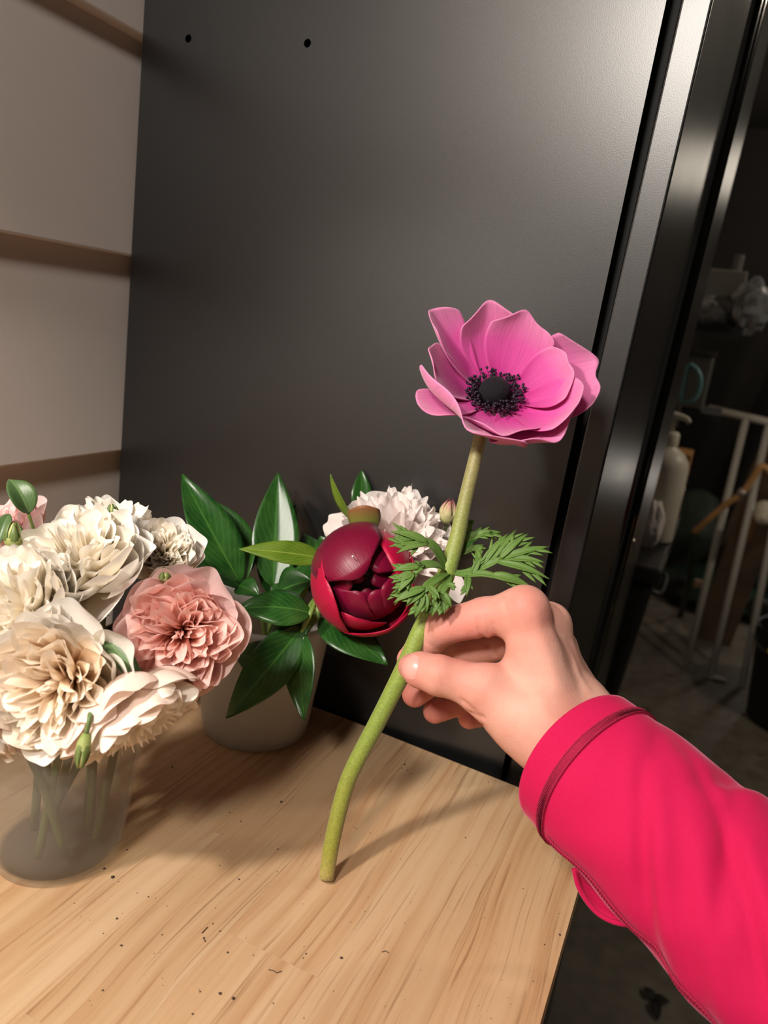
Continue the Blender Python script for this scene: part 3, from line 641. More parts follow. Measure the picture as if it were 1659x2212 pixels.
o = MB().grid(strap(PD(778, 1110, .525), PD(781, 1016, .53), camdir(.3, .1, 1), .0082, .04, 'leaf', 0, 18, 7, .06, 2.2, 0, .2, 0, 3)).build('leaf', M_peoleaf); keep(o, pal); solid(o, .0003)
b = QC-ax*.5*QR
keep(MB().tube(smooth_path([b, b-ax*.014, v2(.028, .012, .082), v2(.016, .006, .006)], 16), .0026, 10).build('stem', M_stem), pal)
bud('peony_bud', 'small green and pink peony bud beside the pale peony', PD(968, 1108, .495), camdir(.15, .9, .4), .0056, .0150, M_budp, M_budp, PD(940, 1200, .50))
leaf_thing('peony_spray', 'dark peony leaf showing behind the anemone leaves', [((985, 1190), .50, (1052, 1152), .485, .0030, (.1, .6, .7), .05, .1, {})], M_peoleaf, [[(985, 1190, .50), (960, 1210, .505), (935, 1250, .51), v2(.03, .014, .084), v2(.018, .010, .006)]], .0012, group='peony foliage')

# ================================================================== the anemone in the hand
AC = PD(1068, 852, .400)
AX = camdir(-.02, .60, .80)
ane = thing('anemone', 'pink anemone with a black centre held upright in the hand', 'anemone', tuple(PZ(703, 1905)))
def anemone_mat():
    m = petal_mat('anemone petal', rgb((190, 34, 130)), rgb((218, 88, 166)), rgb((230, 140, 188)), rough=.6, trans=.22, spec=.2, vein=.12, vscale=22, mid=.6, sheen=.35)
    return m
M_ane = anemone_mat()
def cm(dx, dy, tw): return AC + CR*(dx*.4/F) + CD*(dy*.4/F) - CF*tw     # px offset at the flower, metres towards the camera
def ap(tx, ty, tw, hw, nrm_c, bulge, cup_=.6, wave=.10, curl=0., seed=0, bo=.010, shape='petal', fold=0., twist=0., name='petal', wf=2.4):
    T = cm(tx-1068, ty-852, tw); d = nrm(T-AC); d = nrm(d - AX*np.dot(d, AX)*.8); B = AC + d*bo - AX*.004
    o = subsurf(MB().grid(strap(B, T, camdir(*nrm_c), hw, bulge, shape, cup_, 16, 13, wave, wf, curl, fold, twist, seed)).build(name, M_ane)); keep(o, ane); solid(o, .0005); return o
PET = [ # tip px, towards the camera in m, half width, inner-face direction, bulge, cup, wave, tip curl, seed
    (1062, 656, -.002, .0185, (.05, .05, 1), -.16, .75, .07, .03, 1),
    (1140, 686, .004, .0190, (-.1, .1, 1), -.12, .6, .08, .02, 2),
    (946, 670, .010, .0150, (.75, .1, .65), -.12, .9, .08, -.10, 3),
    (1284, 792, .006, .0240, (-.25, .25, .9), -.14, .6, .12, -.06, 4),
    (1232, 890, .028, .0185, (-.35, .50, .75), -.14, .7, .07, .05, 5),
    (914, 778, .020, .0140, (.7, .3, .6), -.10, .6, .07, .05, 6),
    (1226, 800, .014, .0175, (-.35, .3, .85), -.12, .6, .07, .02, 10),
    (990, 886, .040, .0335, (.54, .76, .27), -.20, .18, .10, -.12, 7),
    (1164, 952, .031, .0250, (-.12, .82, .55), -.18, .45, .09, -.02, 8),
    (1070, 940, .030, .0200, (.15, .88, .42), -.14, .4, .06, -.03, 21),
    (902, 886, .022, .0130, (.5, .75, .3), -.05, .5, .06, -.04, 9)]
for (tx, ty, tw, hw, nc, bl, cu, wv, cl, sd) in PET: ap(tx, ty, tw, hw, nc, bl, cu, wv*1.5, cl, sd, shape='round')
M_cent = simple('blue black anemone dome', rgb((9, 9, 17)), .7, noise=.5, nscale=500, bumpy=.9, bscale=1600, sheen=.04, spec=.25)
M_stam = simple('dark purple stamens', rgb((22, 10, 30)), .6)
M_eye = simple('wine red flower base', rgb((70, 8, 44)), .7)
o = MB().lathe([(.0155, .0000), (.012, .0012), (.006, .0015), (0, .0016)], 28, AC-AX*.0035, axis=AX).build('flower_base', M_eye); keep(o, ane)
dome = MB().lathe([(.0062, -.003), (.0078, .0), (.0082, .0025), (.0074, .0055), (.0052, .0080), (.0026, .0091), (0, .0094)], 28, AC, axis=AX).build('dome', M_cent); keep(dome, ane)
mb = MB(); AM = frame(AX); rg = random.Random(9)
for i in range(190):
    a = rg.uniform(0, 2*pi); r = rg.uniform(.0098, .0158); zt = rg.uniform(.0015, .0062)-(r-.0105)*.3
    p0 = AC+AM @ np.array([.0075*cos(a), .0075*sin(a), -.002]); p1 = AC+AM @ np.array([(r*.8)*cos(a), (r*.8)*sin(a), zt*.7]); p2 = AC+AM @ np.array([r*cos(a), r*sin(a), zt])
    mb.tube([p0, p1, p2], [.00012, .00012, .00012], 4, False)
    dr = nrm(AM @ np.array([cos(a+rg.uniform(-.8, .8)), sin(a+rg.uniform(-.8, .8)), rg.uniform(-.2, .8)]))
    mb.tube([p2-dr*.0008, p2-dr*.0004, p2+dr*.0004, p2+dr*.0008], [.0002, .00072, .00072, .0002], 6, True)
o = tag(mb.build('stamens', M_stam), kind='stuff'); keep(o, ane)
# stem
S_PX = [(703, 1905, .4012, .0040), (718, 1815, .4030, .0042), (742, 1715, .4045, .0043), (765, 1655, .4050, .0044), (815, 1560, .4045, .0046), (868, 1455, .4040, .0049), (905, 1372, .4040, .0050), (935, 1310, .4045, .0050), (962, 1245, .405, .0049), (985, 1170, .4055, .0043), (1005, 1080, .406, .0038), (1022, 1010, .406, .0037), (1035, 955, .406, .0036), (1050, 890, .404, .0040)]
sp_ = np.array([[*PD(x, y, d), r] for x, y, d, r in S_PX]); sp_ = smooth_path(sp_, 60)
sp_[0, 2] = max(sp_[0, 2], TZ+.0016)
def stem_mat():
    m, nt, out = new_mat('anemone stem'); L = nt.links; tc = N_(nt, 'ShaderNodeTexCoord'); sep = N_(nt, 'ShaderNodeSeparateXYZ'); L.new(tc.outputs['UV'], sep.inputs[0])
    r = ramp(nt, [(0.0, rgb((168, 150, 84))), (.06, rgb((142, 142, 50))), (.3, rgb((128, 148, 58))), (.62, rgb((136, 158, 66))), (.8, rgb((142, 138, 84))), (1, rgb((150, 136, 92)))], sep.outputs['Y'])
    n = N_(nt, 'ShaderNodeTexNoise', Scale=900.0, Detail=3.0); L.new(tc.outputs['Object'], n.inputs['Vector'])
    g = ramp(nt, [(.35, (.8, .8, .8)), (.7, (1.12, 1.12, 1.12))], n.outputs['Fac'])
    mx = N_(nt, 'ShaderNodeMix', data_type='RGBA', blend_type='MULTIPLY'); mx.inputs[0].default_value = 1; L.new(r.outputs[0], mx.inputs[6]); L.new(g.outputs[0], mx.inputs[7])
    p = N_(nt, 'ShaderNodeBsdfPrincipled', Roughness=.5); L.new(mx.outputs[2], p.inputs['Base Color']); p.inputs['Sheen Weight'].default_value = .25
    p.inputs['Subsurface Weight'].default_value = .0
    L.new(bump(nt, n.outputs['Fac'], .3, .0004).outputs[0], p.inputs['Normal']); L.new(p.outputs[0], out.inputs[0]); return m
o = MB().tube(sp_[:, :3], sp_[:, 3], 16).build('stem', stem_mat()); keep(o, ane)
# divided leaves round the stem
M_bract = leaf_mat('anemone bract leaf', rgb((84, 118, 48)), rgb((122, 152, 82)), .5, .3, .15)
HUB = (972, 1238, .4045)
def bract(label, spine, lobes, hw=.0022):
    """spine: px polyline (x, y, depth) from the stem; lobes: (t along spine, tip (x, y, depth), half width)"""
    mb = MB(); sp3 = smooth_path([PD(*q) for q in spine], 14)
    nc = camdir(.0, .6, .8)
    P = np.zeros((14, 5, 3))
    for i in range(14):
        tg = nrm(sp3[min(i+1, 13)]-sp3[max(i-1, 0)]); n = nrm(nc-tg*np.dot(nc, tg)); s = np.cross(tg, n); w = .72*hw*(.55+.9*sin(pi*i/13)**1.0*(.3+.7*i/13))
        for j in range(5): q = -1+j/2; P[i, j] = sp3[i]+s*q*w+n*abs(q)*w*.35
    mb.grid(P)
    for k, (t, tip, w) in enumerate(lobes):
        i = int(t*13); B = sp3[i]; T = PD(*tip); d = T-B; tg = nrm(d)
        w = w*.78; mb.grid(strap(B, T, nc, w, random.Random(k).uniform(.02, .09), 'lance', .3, 9, 5, .1, 2.0, -.06, .3, 0, k))
        s = nrm(np.cross(tg, nc)); Ld = np.linalg.norm(d)
        for sg, tt in ((-1, .45), (1, .58), (1, .78)):
            b2 = B+d*tt*.92; t2 = b2+tg*Ld*.30+s*sg*(Ld*.14+w*.8)+nc*Ld*.02
            mb.grid(strap(b2-tg*Ld*.06, t2, nc, w*.48, .03, 'lance', .2, 6, 3, 0, 2, -.05, .2, 0, k))
    o = mb.build('bract_leaf', M_bract); keep(o, ane); solid(o, .0005); return o
D0 = .4045
bract('', [HUB, (1010, 1236, .400), (1050, 1222, .396), (1085, 1206, .395)], [(.55, (1098, 1150, .402), .0024), (.75, (1116, 1142, .402), .0022), (.95, (1142, 1150, .398), .0024), (1, (1186, 1178, .392), .0026), (1, (1176, 1212, .388), .0026), (.9, (1186, 1246, .386), .0030), (.6, (1030, 1180, .404), .0022)], .0026)
bract('', [HUB, (1005, 1242, .398), (1045, 1240, .393), (1085, 1250, .390)], [(.8, (1150, 1268, .388), .0034), (1, (1140, 1280, .390), .0026), (.45, (1008, 1286, .390), .0024), (.5, (1040, 1200, .398), .0022)], .0024)
bract('', [HUB, (988, 1205, .410), (1000, 1170, .414), (1008, 1150, .416)], [(1, (1012, 1122, .416), .0034), (.7, (1062, 1146, .410), .0034), (.8, (1085, 1148, .412), .0026), (.4, (1045, 1175, .412), .0024)], .0030)
bract('', [HUB, (955, 1210, .400), (935, 1180, .396), (905, 1164, .394)], [(.8, (846, 1146, .394), .0030), (.9, (842, 1178, .390), .0028), (.8, (858, 1192, .388), .0028), (1, (850, 1160, .394), .0024)], .0032)
bract('', [HUB, (945, 1222, .396), (915, 1222, .390), (895, 1238, .386)], [(.8, (848, 1232, .388), .0028), (1, (846, 1258, .384), .0030), (1, (858, 1280, .382), .0028), (.7, (905, 1218, .384), .0022), (.85, (852, 1306, .384), .0028)], .0030)
bract('', [HUB, (955, 1245, .394), (925, 1265, .386), (915, 1280, .384)], [(.8, (850, 1300, .382), .0030), (.9, (878, 1308, .381), .0028), (1, (896, 1334, .382), .0032), (1, (922, 1322, .381), .0028), (.7, (950, 1292, .380), .0024)], .0028)
bract('', [HUB, (968, 1255, .394), (955, 1275, .388), (948, 1290, .386)], [(.9, (932, 1332, .384), .0030), (1, (960, 1326, .383), .0030), (.8, (975, 1312, .384), .0028), (.5, (985, 1268, .388), .0022)], .0028)
# ================================================================== the person's hand and sleeve
J = lambda x, y, d: PD(x, y, d)
def seg_sdf(X, a, b, ra, rb):
    """tapered capsule"""
    ab = b-a; t = np.clip(((X-a)@ab)/(ab@ab), 0, 1); d = np.linalg.norm(X-a-t[:, None]*ab, axis=1); return d-(ra+(rb-ra)*t)
def ell_sdf(X, c, M, r):
    Y = (X-c)@M/np.asarray(r); k = np.linalg.norm(Y, axis=1); k2 = np.linalg.norm(Y/np.asarray(r), axis=1); return k*(k-1)/np.maximum(k2, 1e-6)
def smin(a, b, k):
    h = np.clip(.5+.5*(b-a)/k, 0, 1); return b+(a-b)*h-k*h*(1-h)
def chain(X, pts, k=.002):
    d = None
    for (a, ra), (b, rb) in zip(pts[:-1], pts[1:]):
        e = seg_sdf(X, a, b, ra, rb); d = e if d is None else smin(d, e, k)
    return d
mm = .001
# joints: (pixel, depth) and radius in mm
thumb = [(J(1135, 1556, .377), 15.0*mm), (J(1048, 1492, .381), 11.6*mm), (J(992, 1470, .384), 9.6*mm), (J(948, 1459, .385), 9.7*mm), (J(908, 1447, .390), 8.7*mm), (J(889, 1441, .3955), 6.9*mm)]
index = [(J(1132, 1322, .386), 11.2*mm), (J(1045, 1334, .394), 9.9*mm), (J(960, 1352, .401), 9.3*mm), (J(912, 1398, .413), 8.2*mm), (J(885, 1424, .4145), 7.0*mm)]
middle = [(J(1180, 1352, .406), 11.0*mm), (J(1096, 1380, .417), 9.8*mm), (J(1004, 1408, .425), 9.4*mm), (J(944, 1462, .434), 8.3*mm), (J(896, 1500, .432), 7.2*mm)]
ring = [(J(1202, 1400, .424), 10.2*mm), (J(1140, 1440, .438), 9.2*mm), (J(1070, 1478, .447), 8.8*mm), (J(1000, 1512, .447), 8.0*mm), (J(940, 1536, .440), 7.0*mm)]
pinky = [(J(1220, 1450, .436), 9.2*mm), (J(1165, 1490, .446), 8.2*mm), (J(1100, 1520, .450), 7.6*mm), (J(1055, 1540, .448), 7.0*mm), (J(1013, 1551, .443), 6.2*mm)]
wr, wu = J(1186, 1600, .3745), J(1258, 1547, .388)          # radial and ulnar side of the wrist
fr, fu = J(1380, 1765, .352), J(1425, 1705, .362)          # further up the forearm
def palm_sdf(X):
    k = .010
    d = seg_sdf(X, index[0][0], J(1205, 1575, .373), 11.2*mm, 14*mm)
    d = smin(d, seg_sdf(X, middle[0][0], J(1232, 1560, .382), 11.0*mm, 14*mm), k)
    d = smin(d, seg_sdf(X, ring[0][0], J(1248, 1550, .390), 10.4*mm, 13*mm), k)
    d = smin(d, seg_sdf(X, pinky[0][0], wu, 9.6*mm, 13.5*mm), k)
    d = smin(d, seg_sdf(X, thumb[1][0], thumb[0][0], 11.6*mm, 14.5*mm), k)            # thenar
    d = smin(d, seg_sdf(X, thumb[0][0], wr, 15*mm, 14.5*mm), k)
    d = smin(d, seg_sdf(X, J(1092, 1500, .386), J(1150, 1420, .387), 7.5*mm, 8.5*mm), .012)  # web
    d = smin(d, seg_sdf(X, J(1120, 1520, .392), J(1190, 1450, .405), 11*mm, 11*mm), k)
    d = smin(d, seg_sdf(X, wr, fr, 14.5*mm, 14*mm), k); d = smin(d, seg_sdf(X, wu, fu, 14*mm, 13*mm), k)
    d = smin(d, seg_sdf(X, (wr+wu)/2, (fr+fu)/2, 15*mm, 14*mm), k)
    # knuckles
    d = smin(d, np.linalg.norm(X-J(1136, 1312, .3815), axis=1)-9.2*mm, .006)
    d = smin(d, np.linalg.norm(X-J(1192, 1345, .401), axis=1)-8.8*mm, .006)
    return d
def bump_out(X, d, c, r, h):
    q = np.linalg.norm(X-c, axis=1)/r; return d - h*np.exp(-q*q*2)
def groove(X, d, pts, w, h):
    e = np.full(len(X), 1e9)
    for a, b in zip(pts[:-1], pts[1:]): e = np.minimum(e, seg_sdf(X, a, b, 0, 0))
    return d + h*np.exp(-(e/w)**2)
def hand_sdf(X):
    palm = palm_sdf(X); D = None
    for ch, k in ((thumb, .006), (index, .007), (middle, .006), (ring, .006), (pinky, .006)):
        f = chain(X, ch, .003); e = smin(palm, f, k); D = e if D is None else smin(D, e, .0008)
    D = bump_out(X, D, J(955, 1432, .376), .010, .0008)                     # thumb joint
    D = bump_out(X, D, J(1060, 1460, .372), .012, .0012)
    return D
CREASE_PX = [ # skin folds as seen: pixel polyline, width, depth
    ([(1032, 1338), (1041, 1370), (1054, 1394), (1066, 1412)], .0015, .0011), ([(1063, 1348), (1070, 1372), (1062, 1397), (1068, 1416)], .0015, .0010), ([(1050, 1330), (1054, 1350), (1056, 1372)], .0013, .0006),
    ([(924, 1424), (922, 1450), (931, 1476)], .0011, .0005), ([(937, 1424), (935, 1448), (943, 1480)], .0011, .00045), ([(911, 1420), (909, 1440), (914, 1464)], .0010, .0003), ([(950, 1426), (949, 1446), (956, 1484)], .0011, .0003),
    ([(998, 1514), (1012, 1524), (1024, 1536)], .0013, .0011), ([(1016, 1540), (1030, 1546), (1044, 1550)], .0013, .0010), ([(1026, 1560), (1044, 1566)], .0012, .0006),
    ([(922, 1388), (934, 1396), (944, 1404)], .0011, .0005), ([(984, 1318), (990, 1340), (994, 1364)], .0014, .0004), ([(1086, 1290), (1094, 1312), (1098, 1340)], .0014, .0005), ([(1100, 1286), (1108, 1306)], .0013, .0004)]
VEIN_PX = [([(1160, 1330), (1180, 1400), (1206, 1480)], .0036, -.0006), ([(1218, 1380), (1240, 1430), (1268, 1490)], .0030, -.0006), ([(1110, 1440), (1150, 1480), (1180, 1540)], .0030, -.0004)]
base_sdf = hand_sdf
def cast(px):
    """where the camera ray through a pixel meets the bare hand"""
    v = np.array([ray(x, y) for x, y in px]); D = np.full(len(px), .325)
    for _ in range(40): D = D + base_sdf(C+v*D[:, None])*.8/np.linalg.norm(v, axis=1)
    return C+v*D[:, None]
_all = cast([p for c in CREASE_PX+VEIN_PX for p in c[0]]); CREASE = []; k_ = 0
for pl, w_, h_ in CREASE_PX+VEIN_PX: CREASE.append((_all[k_:k_+len(pl)], w_, h_)); k_ += len(pl)
def hand_sdf(X):
    D = base_sdf(X); m_ = np.abs(D) < .006
    if m_.any():
        Y = X[m_]; d = D[m_]
        for pl, w_, h_ in CREASE: d = groove(Y, d, pl, w_, h_)
        D[m_] = d
    return D
def mesh_from_sdf(fn, lo, hi, h):
    """naive surface nets on a regular grid, evaluated only near the surface"""
    lo = np.asarray(lo); n = np.ceil((np.asarray(hi)-lo)/h).astype(int)+1
    # coarse pass
    cs = 6; nc = n//cs+2; g = np.stack(np.meshgrid(*[np.arange(k) for k in nc], indexing='ij'), -1).reshape(-1, 3)
    dc = fn(lo+g*cs*h).reshape(nc); near = np.abs(dc) < cs*h*2.2
    V = np.full(n, 1.0)
    V = np.where(np.kron(dc[:, :, :], np.ones((cs, cs, cs)))[:n[0], :n[1], :n[2]] < 0, -1.0, 1.0)
    mask = np.zeros(nc, bool)
    for dx in (-1, 0, 1):
        for dy in (-1, 0, 1):
            for dz in (-1, 0, 1): mask |= np.roll(near, (dx, dy, dz), (0, 1, 2))
    fine = np.kron(mask, np.ones((cs, cs, cs), bool))[:n[0], :n[1], :n[2]]
    idx = np.argwhere(fine); V[fine] = fn(lo+idx*h)
    S = V < 0
    c = [S[i:n[0]-1+i, j:n[1]-1+j, k:n[2]-1+k] for i in (0, 1) for j in (0, 1) for k in (0, 1)]
    tot = sum(x.astype(int) for x in c); act = (tot > 0) & (tot < 8); cell = np.argwhere(act)
    vid = -np.ones(act.shape, int); vid[act] = np.arange(len(cell))
    acc = np.zeros((len(cell), 3)); cnt = np.zeros(len(cell))
    cor = [np.array((i, j, k)) for i in (0, 1) for j in (0, 1) for k in (0, 1)]
    for a in range(8):
        for b_ in range(a+1, 8):
            if np.abs(cor[a]-cor[b_]).sum() != 1: continue
            pa, pb = cell+cor[a], cell+cor[b_]; va, vb = V[tuple(pa.T)], V[tuple(pb.T)]
            m_ = (va < 0) != (vb < 0); t = np.where(m_, va/np.where(m_, va-vb, 1), 0)[:, None]
            acc += np.where(m_[:, None], pa+t*(pb-pa), 0); cnt += m_
    verts = lo + acc/cnt[:, None]*h; faces = []
    for ax_ in range(3):
        u, v = (ax_+1) % 3, (ax_+2) % 3
        sl0 = [slice(0, n[i]-1) for i in range(3)]; sl1 = list(sl0); sl1[ax_] = slice(1, n[ax_])
        s0, s1 = S[tuple(sl0)], S[tuple(sl1)]; e = np.argwhere(s0 != s1); e = e[(e[:, u] > 0) & (e[:, v] > 0)]
        du, dv = np.eye(3, dtype=int)[u], np.eye(3, dtype=int)[v]
        q = np.stack([vid[tuple((e-du-dv).T)], vid[tuple((e-dv).T)], vid[tuple(e.T)], vid[tuple((e-du).T)]], 1)
        fl = ~s0[tuple(e.T)]; q[fl] = q[fl][:, ::-1]; faces.append(q)
    f = np.concatenate(faces); f = f[(f >= 0).all(1)]; return verts, f
allp = np.array([p for ch in (thumb, index, middle, ring, pinky) for p, r in ch]+[wr, wu, fr, fu])
hv, hf = mesh_from_sdf(hand_sdf, allp.min(0)-.024, allp.max(0)+.024, .0009)
# one relaxation pass takes the grid out of the skin
nb = np.zeros((len(hv), 3)); ct = np.zeros(len(hv))
for a, b in ((0, 1), (1, 2), (2, 3), (3, 0)):
    np.add.at(nb, hf[:, a], hv[hf[:, b]]); np.add.at(ct, hf[:, a], 1); np.add.at(nb, hf[:, b], hv[hf[:, a]]); np.add.at(ct, hf[:, b], 1)
hv = hv*.6 + nb/ct[:, None]*.4
def skin():
    m, nt, out = new_mat('skin'); L = nt.links; tc = N_(nt, 'ShaderNodeTexCoord')
    n1 = N_(nt, 'ShaderNodeTexNoise', Scale=38.0, Detail=4.0); L.new(tc.outputs['Object'], n1.inputs['Vector'])
    n2 = N_(nt, 'ShaderNodeTexVoronoi', Scale=1100.0); L.new(tc.outputs['Object'], n2.inputs['Vector'])
    n3 = N_(nt, 'ShaderNodeTexNoise', Scale=260.0, Detail=5.0); L.new(tc.outputs['Object'], n3.inputs['Vector'])
    c = ramp(nt, [(.3, rgb((202, 140, 125))), (.5, rgb((212, 157, 141))), (.72, rgb((219, 170, 153)))], n1.outputs['Fac'])
    at = N_(nt, 'ShaderNodeAttribute', attribute_name='flush')
    mx = N_(nt, 'ShaderNodeMix', data_type='RGBA'); L.new(at.outputs['Fac'], mx.inputs[0]); L.new(c.outputs[0], mx.inputs[6]); mx.inputs[7].default_value = rgb((212, 126, 118))
    p = N_(nt, 'ShaderNodeBsdfPrincipled', Roughness=.56); L.new(mx.outputs[2], p.inputs['Base Color'])
    p.inputs['Subsurface Weight'].default_value = .35; p.inputs['Subsurface Radius'].default_value = (1.0, .35, .2); p.inputs['Subsurface Scale'].default_value = .004
    p.inputs['Specular IOR Level'].default_value = .28
    ad = N_(nt, 'ShaderNodeMath', operation='ADD'); L.new(n2.outputs['Distance'], ad.inputs[0]); L.new(n3.outputs['Fac'], ad.inputs[1])
    L.new(bump(nt, ad.outputs[0], .18, .0005).outputs[0], p.inputs['Normal']); L.new(p.outputs[0], out.inputs[0]); return m
me = bpy.data.meshes.new('person'); me.from_pydata(hv.tolist(), [], hf.tolist()); me.polygons.foreach_set('use_smooth', [True]*len(me.polygons))
# redder fingertips and knuckles
fl = np.zeros(len(hv))
for ch in (index, middle, ring, pinky, thumb):
    for p, w, s in ((ch[-1][0], .016, .8), (ch[-2][0], .014, .45)): fl = np.maximum(fl, s*np.exp(-(np.linalg.norm(hv-p, axis=1)/w)**2))
fl = np.maximum(fl, .45*np.exp(-(np.linalg.norm(hv-J(1132, 1305, .378), axis=1)/.014)**2)); fl = np.maximum(fl, .55*np.exp(-(np.linalg.norm(hv-J(1000, 1345, .39), axis=1)/.025)**2))
at = me.attributes.new('flush', 'FLOAT', 'POINT'); at.data.foreach_set('value', fl.astype(np.float32))
M_skin = skin(); me.materials.append(M_skin)
person = obj('person', me); tag(person, "person's right hand in a hot pink sleeve pinching the anemone stem", 'person')
# thumb nail laid on the skin
nail_n = camdir(-.42, .18, .9); nail_l = nrm(thumb[-1][0]-thumb[-2][0]); nail_s = nrm(np.cross(nail_l, nail_n)); nc0 = J(883, 1439, .386)
u, q = np.meshgrid(np.linspace(-1, 1, 9), np.linspace(-1, 1, 9), indexing='ij'); u, q = u.ravel(), q.ravel()
w = .0062*(1-.10*u*u)*np.where(u > -.5, 1, 1-.25*(u+.5)**2)
P = nc0 + nail_l*(u*(1-.12*q*q)*.0066)[:, None] + nail_s*(q*w)[:, None] + nail_n*.006
off = .00035*(1-.9*np.maximum(np.abs(q), np.abs(u))**6)
for _ in range(30): P = P - nail_n*((hand_sdf(P)-off)*.8)[:, None]
P = P.reshape(9, 9, 3)
M_nail = simple('finger nail', rgb((226, 160, 150)), .28, spec=.5)
o = MB().grid(P).build('thumbnail', M_nail, person); tag(o, 'pale pink thumb nail')
# ---- sleeve
A0, A1, A2, A3, A4 = J(1252, 1642, .373), J(1400, 1772, .352), J(1560, 1920, .332), J(1760, 2110, .310), J(2120, 2420, .280)
axis_p = smooth_path([A0, A1, A2, A3, A4, J(2700, 2900, .255)], 80); ax_len = np.concatenate([[0], np.cumsum(np.linalg.norm(np.diff(axis_p, axis=0), axis=1))])
def ax_at(s):
    s_ = np.clip(s, 0, ax_len[-1]); p = np.array([np.interp(s_, ax_len, axis_p[:, i]) for i in range(3)])
    a = np.array([np.interp(min(s_+.004, ax_len[-1]), ax_len, axis_p[:, i]) for i in range(3)]); b = np.array([np.interp(max(s_-.004, 0), ax_len, axis_p[:, i]) for i in range(3)])
    t = nrm(a-b); 
    if s < 0: p = p + t*s
    if s > ax_len[-1]: p = p + t*(s-ax_len[-1])
    n = nrm(-CF - t*np.dot(-CF, t)); e = np.cross(t, n); return p, t, n, e      # n towards the camera, e up/down in the picture
sgn = 1.0 if np.dot(ax_at(.02)[3], CD) > 0 else -1.0
FOLDS = [ # (s, th of the middle, ds/dth, width, height, reach in th)
    (.026, -.75, .010, .0035, -.0016, .55), (.034, -.1, .026, .0060, .0022, .8), (.046, .15, .030, .0050, -.0042, .75), (.058, .25, .036, .0085, .0034, .9), (.071, -.35, .020, .0050, -.0030, .7),
    (.082, .30, .040, .0080, .0030, .9), (.094, .05, .050, .0055, -.0040, .9), (.108, .2, .050, .0095, .0034, .9), (.122, -.3, .030, .0060, -.0036, .8), (.134, .5, .045, .0100, .0034, .8),
    (.150, .1, .050, .0065, -.0042, 1.0), (.168, 0, .045, .012, .0038, 1.1), (.186, .2, .03, .008, -.0036, .9), (.205, .2, .04, .012, .004, 1.2), (.052, -1.15, -.016, .0055, -.0026, .45), (.064, -1.2, -.02, .007, .0026, .5), (.090, -1.15, -.02, .006, -.0026, .45), (.112, -1.1, -.02, .008, .0026, .5)]
def radii(s):
    s = max(s, 0); a = np.interp(s, [0, .02, .05, .10, .16, .26], [.0365, .0385, .0400, .0425, .0440, .0470]); b = np.interp(s, [0, .03, .10, .26], [.0312, .0340, .0375, .044]); return a, b
def edge_s(th): return -.0130*cos(th) - .0035*sin(th)*0
def sleeve_pt(s, th, off=0.0):
    """th = 0 faces the camera, +pi/2 the lower side"""
    th = (th+pi) % (2*pi) - pi
    s = s + edge_s(th)*exp(-max(s, 0)/.05)
    p, t, n, e = ax_at(s); a, b = radii(s); f = 0
    for (s0, t0, sl, w, h, te) in FOLDS:
        d = (s-s0-sl*(th-t0))/w; f += h*exp(-d*d)*exp(-((th-t0)/te)**2)
    f += .0008*sin(s*160+2*th)*sin(3*th+1)
    f *= min(1, max(0, (s+.004)/.02))
    return p + n*cos(th)*(b+f+off) + e*sgn*sin(th)*(a+f+off)
M_pink = None
def cloth():
    m, nt, out = new_mat('hot pink jersey'); L = nt.links; tc = N_(nt, 'ShaderNodeTexCoord')
    n = N_(nt, 'ShaderNodeTexNoise', Scale=1800.0, Detail=4.0); L.new(tc.outputs['Object'], n.inputs['Vector'])
    n2 = N_(nt, 'ShaderNodeTexNoise', Scale=2600.0, Detail=2.0); L.new(tc.outputs['Object'], n2.inputs['Vector'])
    c = ramp(nt, [(.3, rgb((184, 22, 72))), (.7, rgb((194, 28, 80)))], n.outputs['Fac'])
    p = N_(nt, 'ShaderNodeBsdfPrincipled', Roughness=.85); L.new(c.outputs[0], p.inputs['Base Color'])
    p.inputs['Sheen Weight'].default_value = .25; p.inputs['Sheen Roughness'].default_value = .4; p.inputs['Sheen Tint'].default_value = (1, .45, .6, 1); p.inputs['Specular IOR Level'].default_value = .1
    L.new(bump(nt, n2.outputs['Fac'], .12, .0003).outputs[0], p.inputs['Normal']); L.new(p.outputs[0], out.inputs[0]); return m
M_pink = cloth(); M_thread = simple('crimson overlock thread', rgb((178, 22, 70)), .85, bumpy=.9, bscale=1800)
nth = 96
def ring_grid(ss, off=0.0, th0=0.0, th1=2*pi, n=nth):
    return np.array([[sleeve_pt(s, th0+(th1-th0)*j/(n if th1-th0 > 6.2 else n-1), off) for j in range(n)] for s in ss])
SG = ring_grid(np.concatenate([np.linspace(0, .26, 110), np.linspace(.27, ax_len[-1], 16)])); SG = np.concatenate([SG, SG[-1:]*.5+axis_p[-1]*.5, np.repeat(axis_p[-1][None, None], nth, 1)])
sl = MB().grid(SG, closed=True).build('sleeve', M_pink); keep(sl, person); solid(sl, .0011, -1)
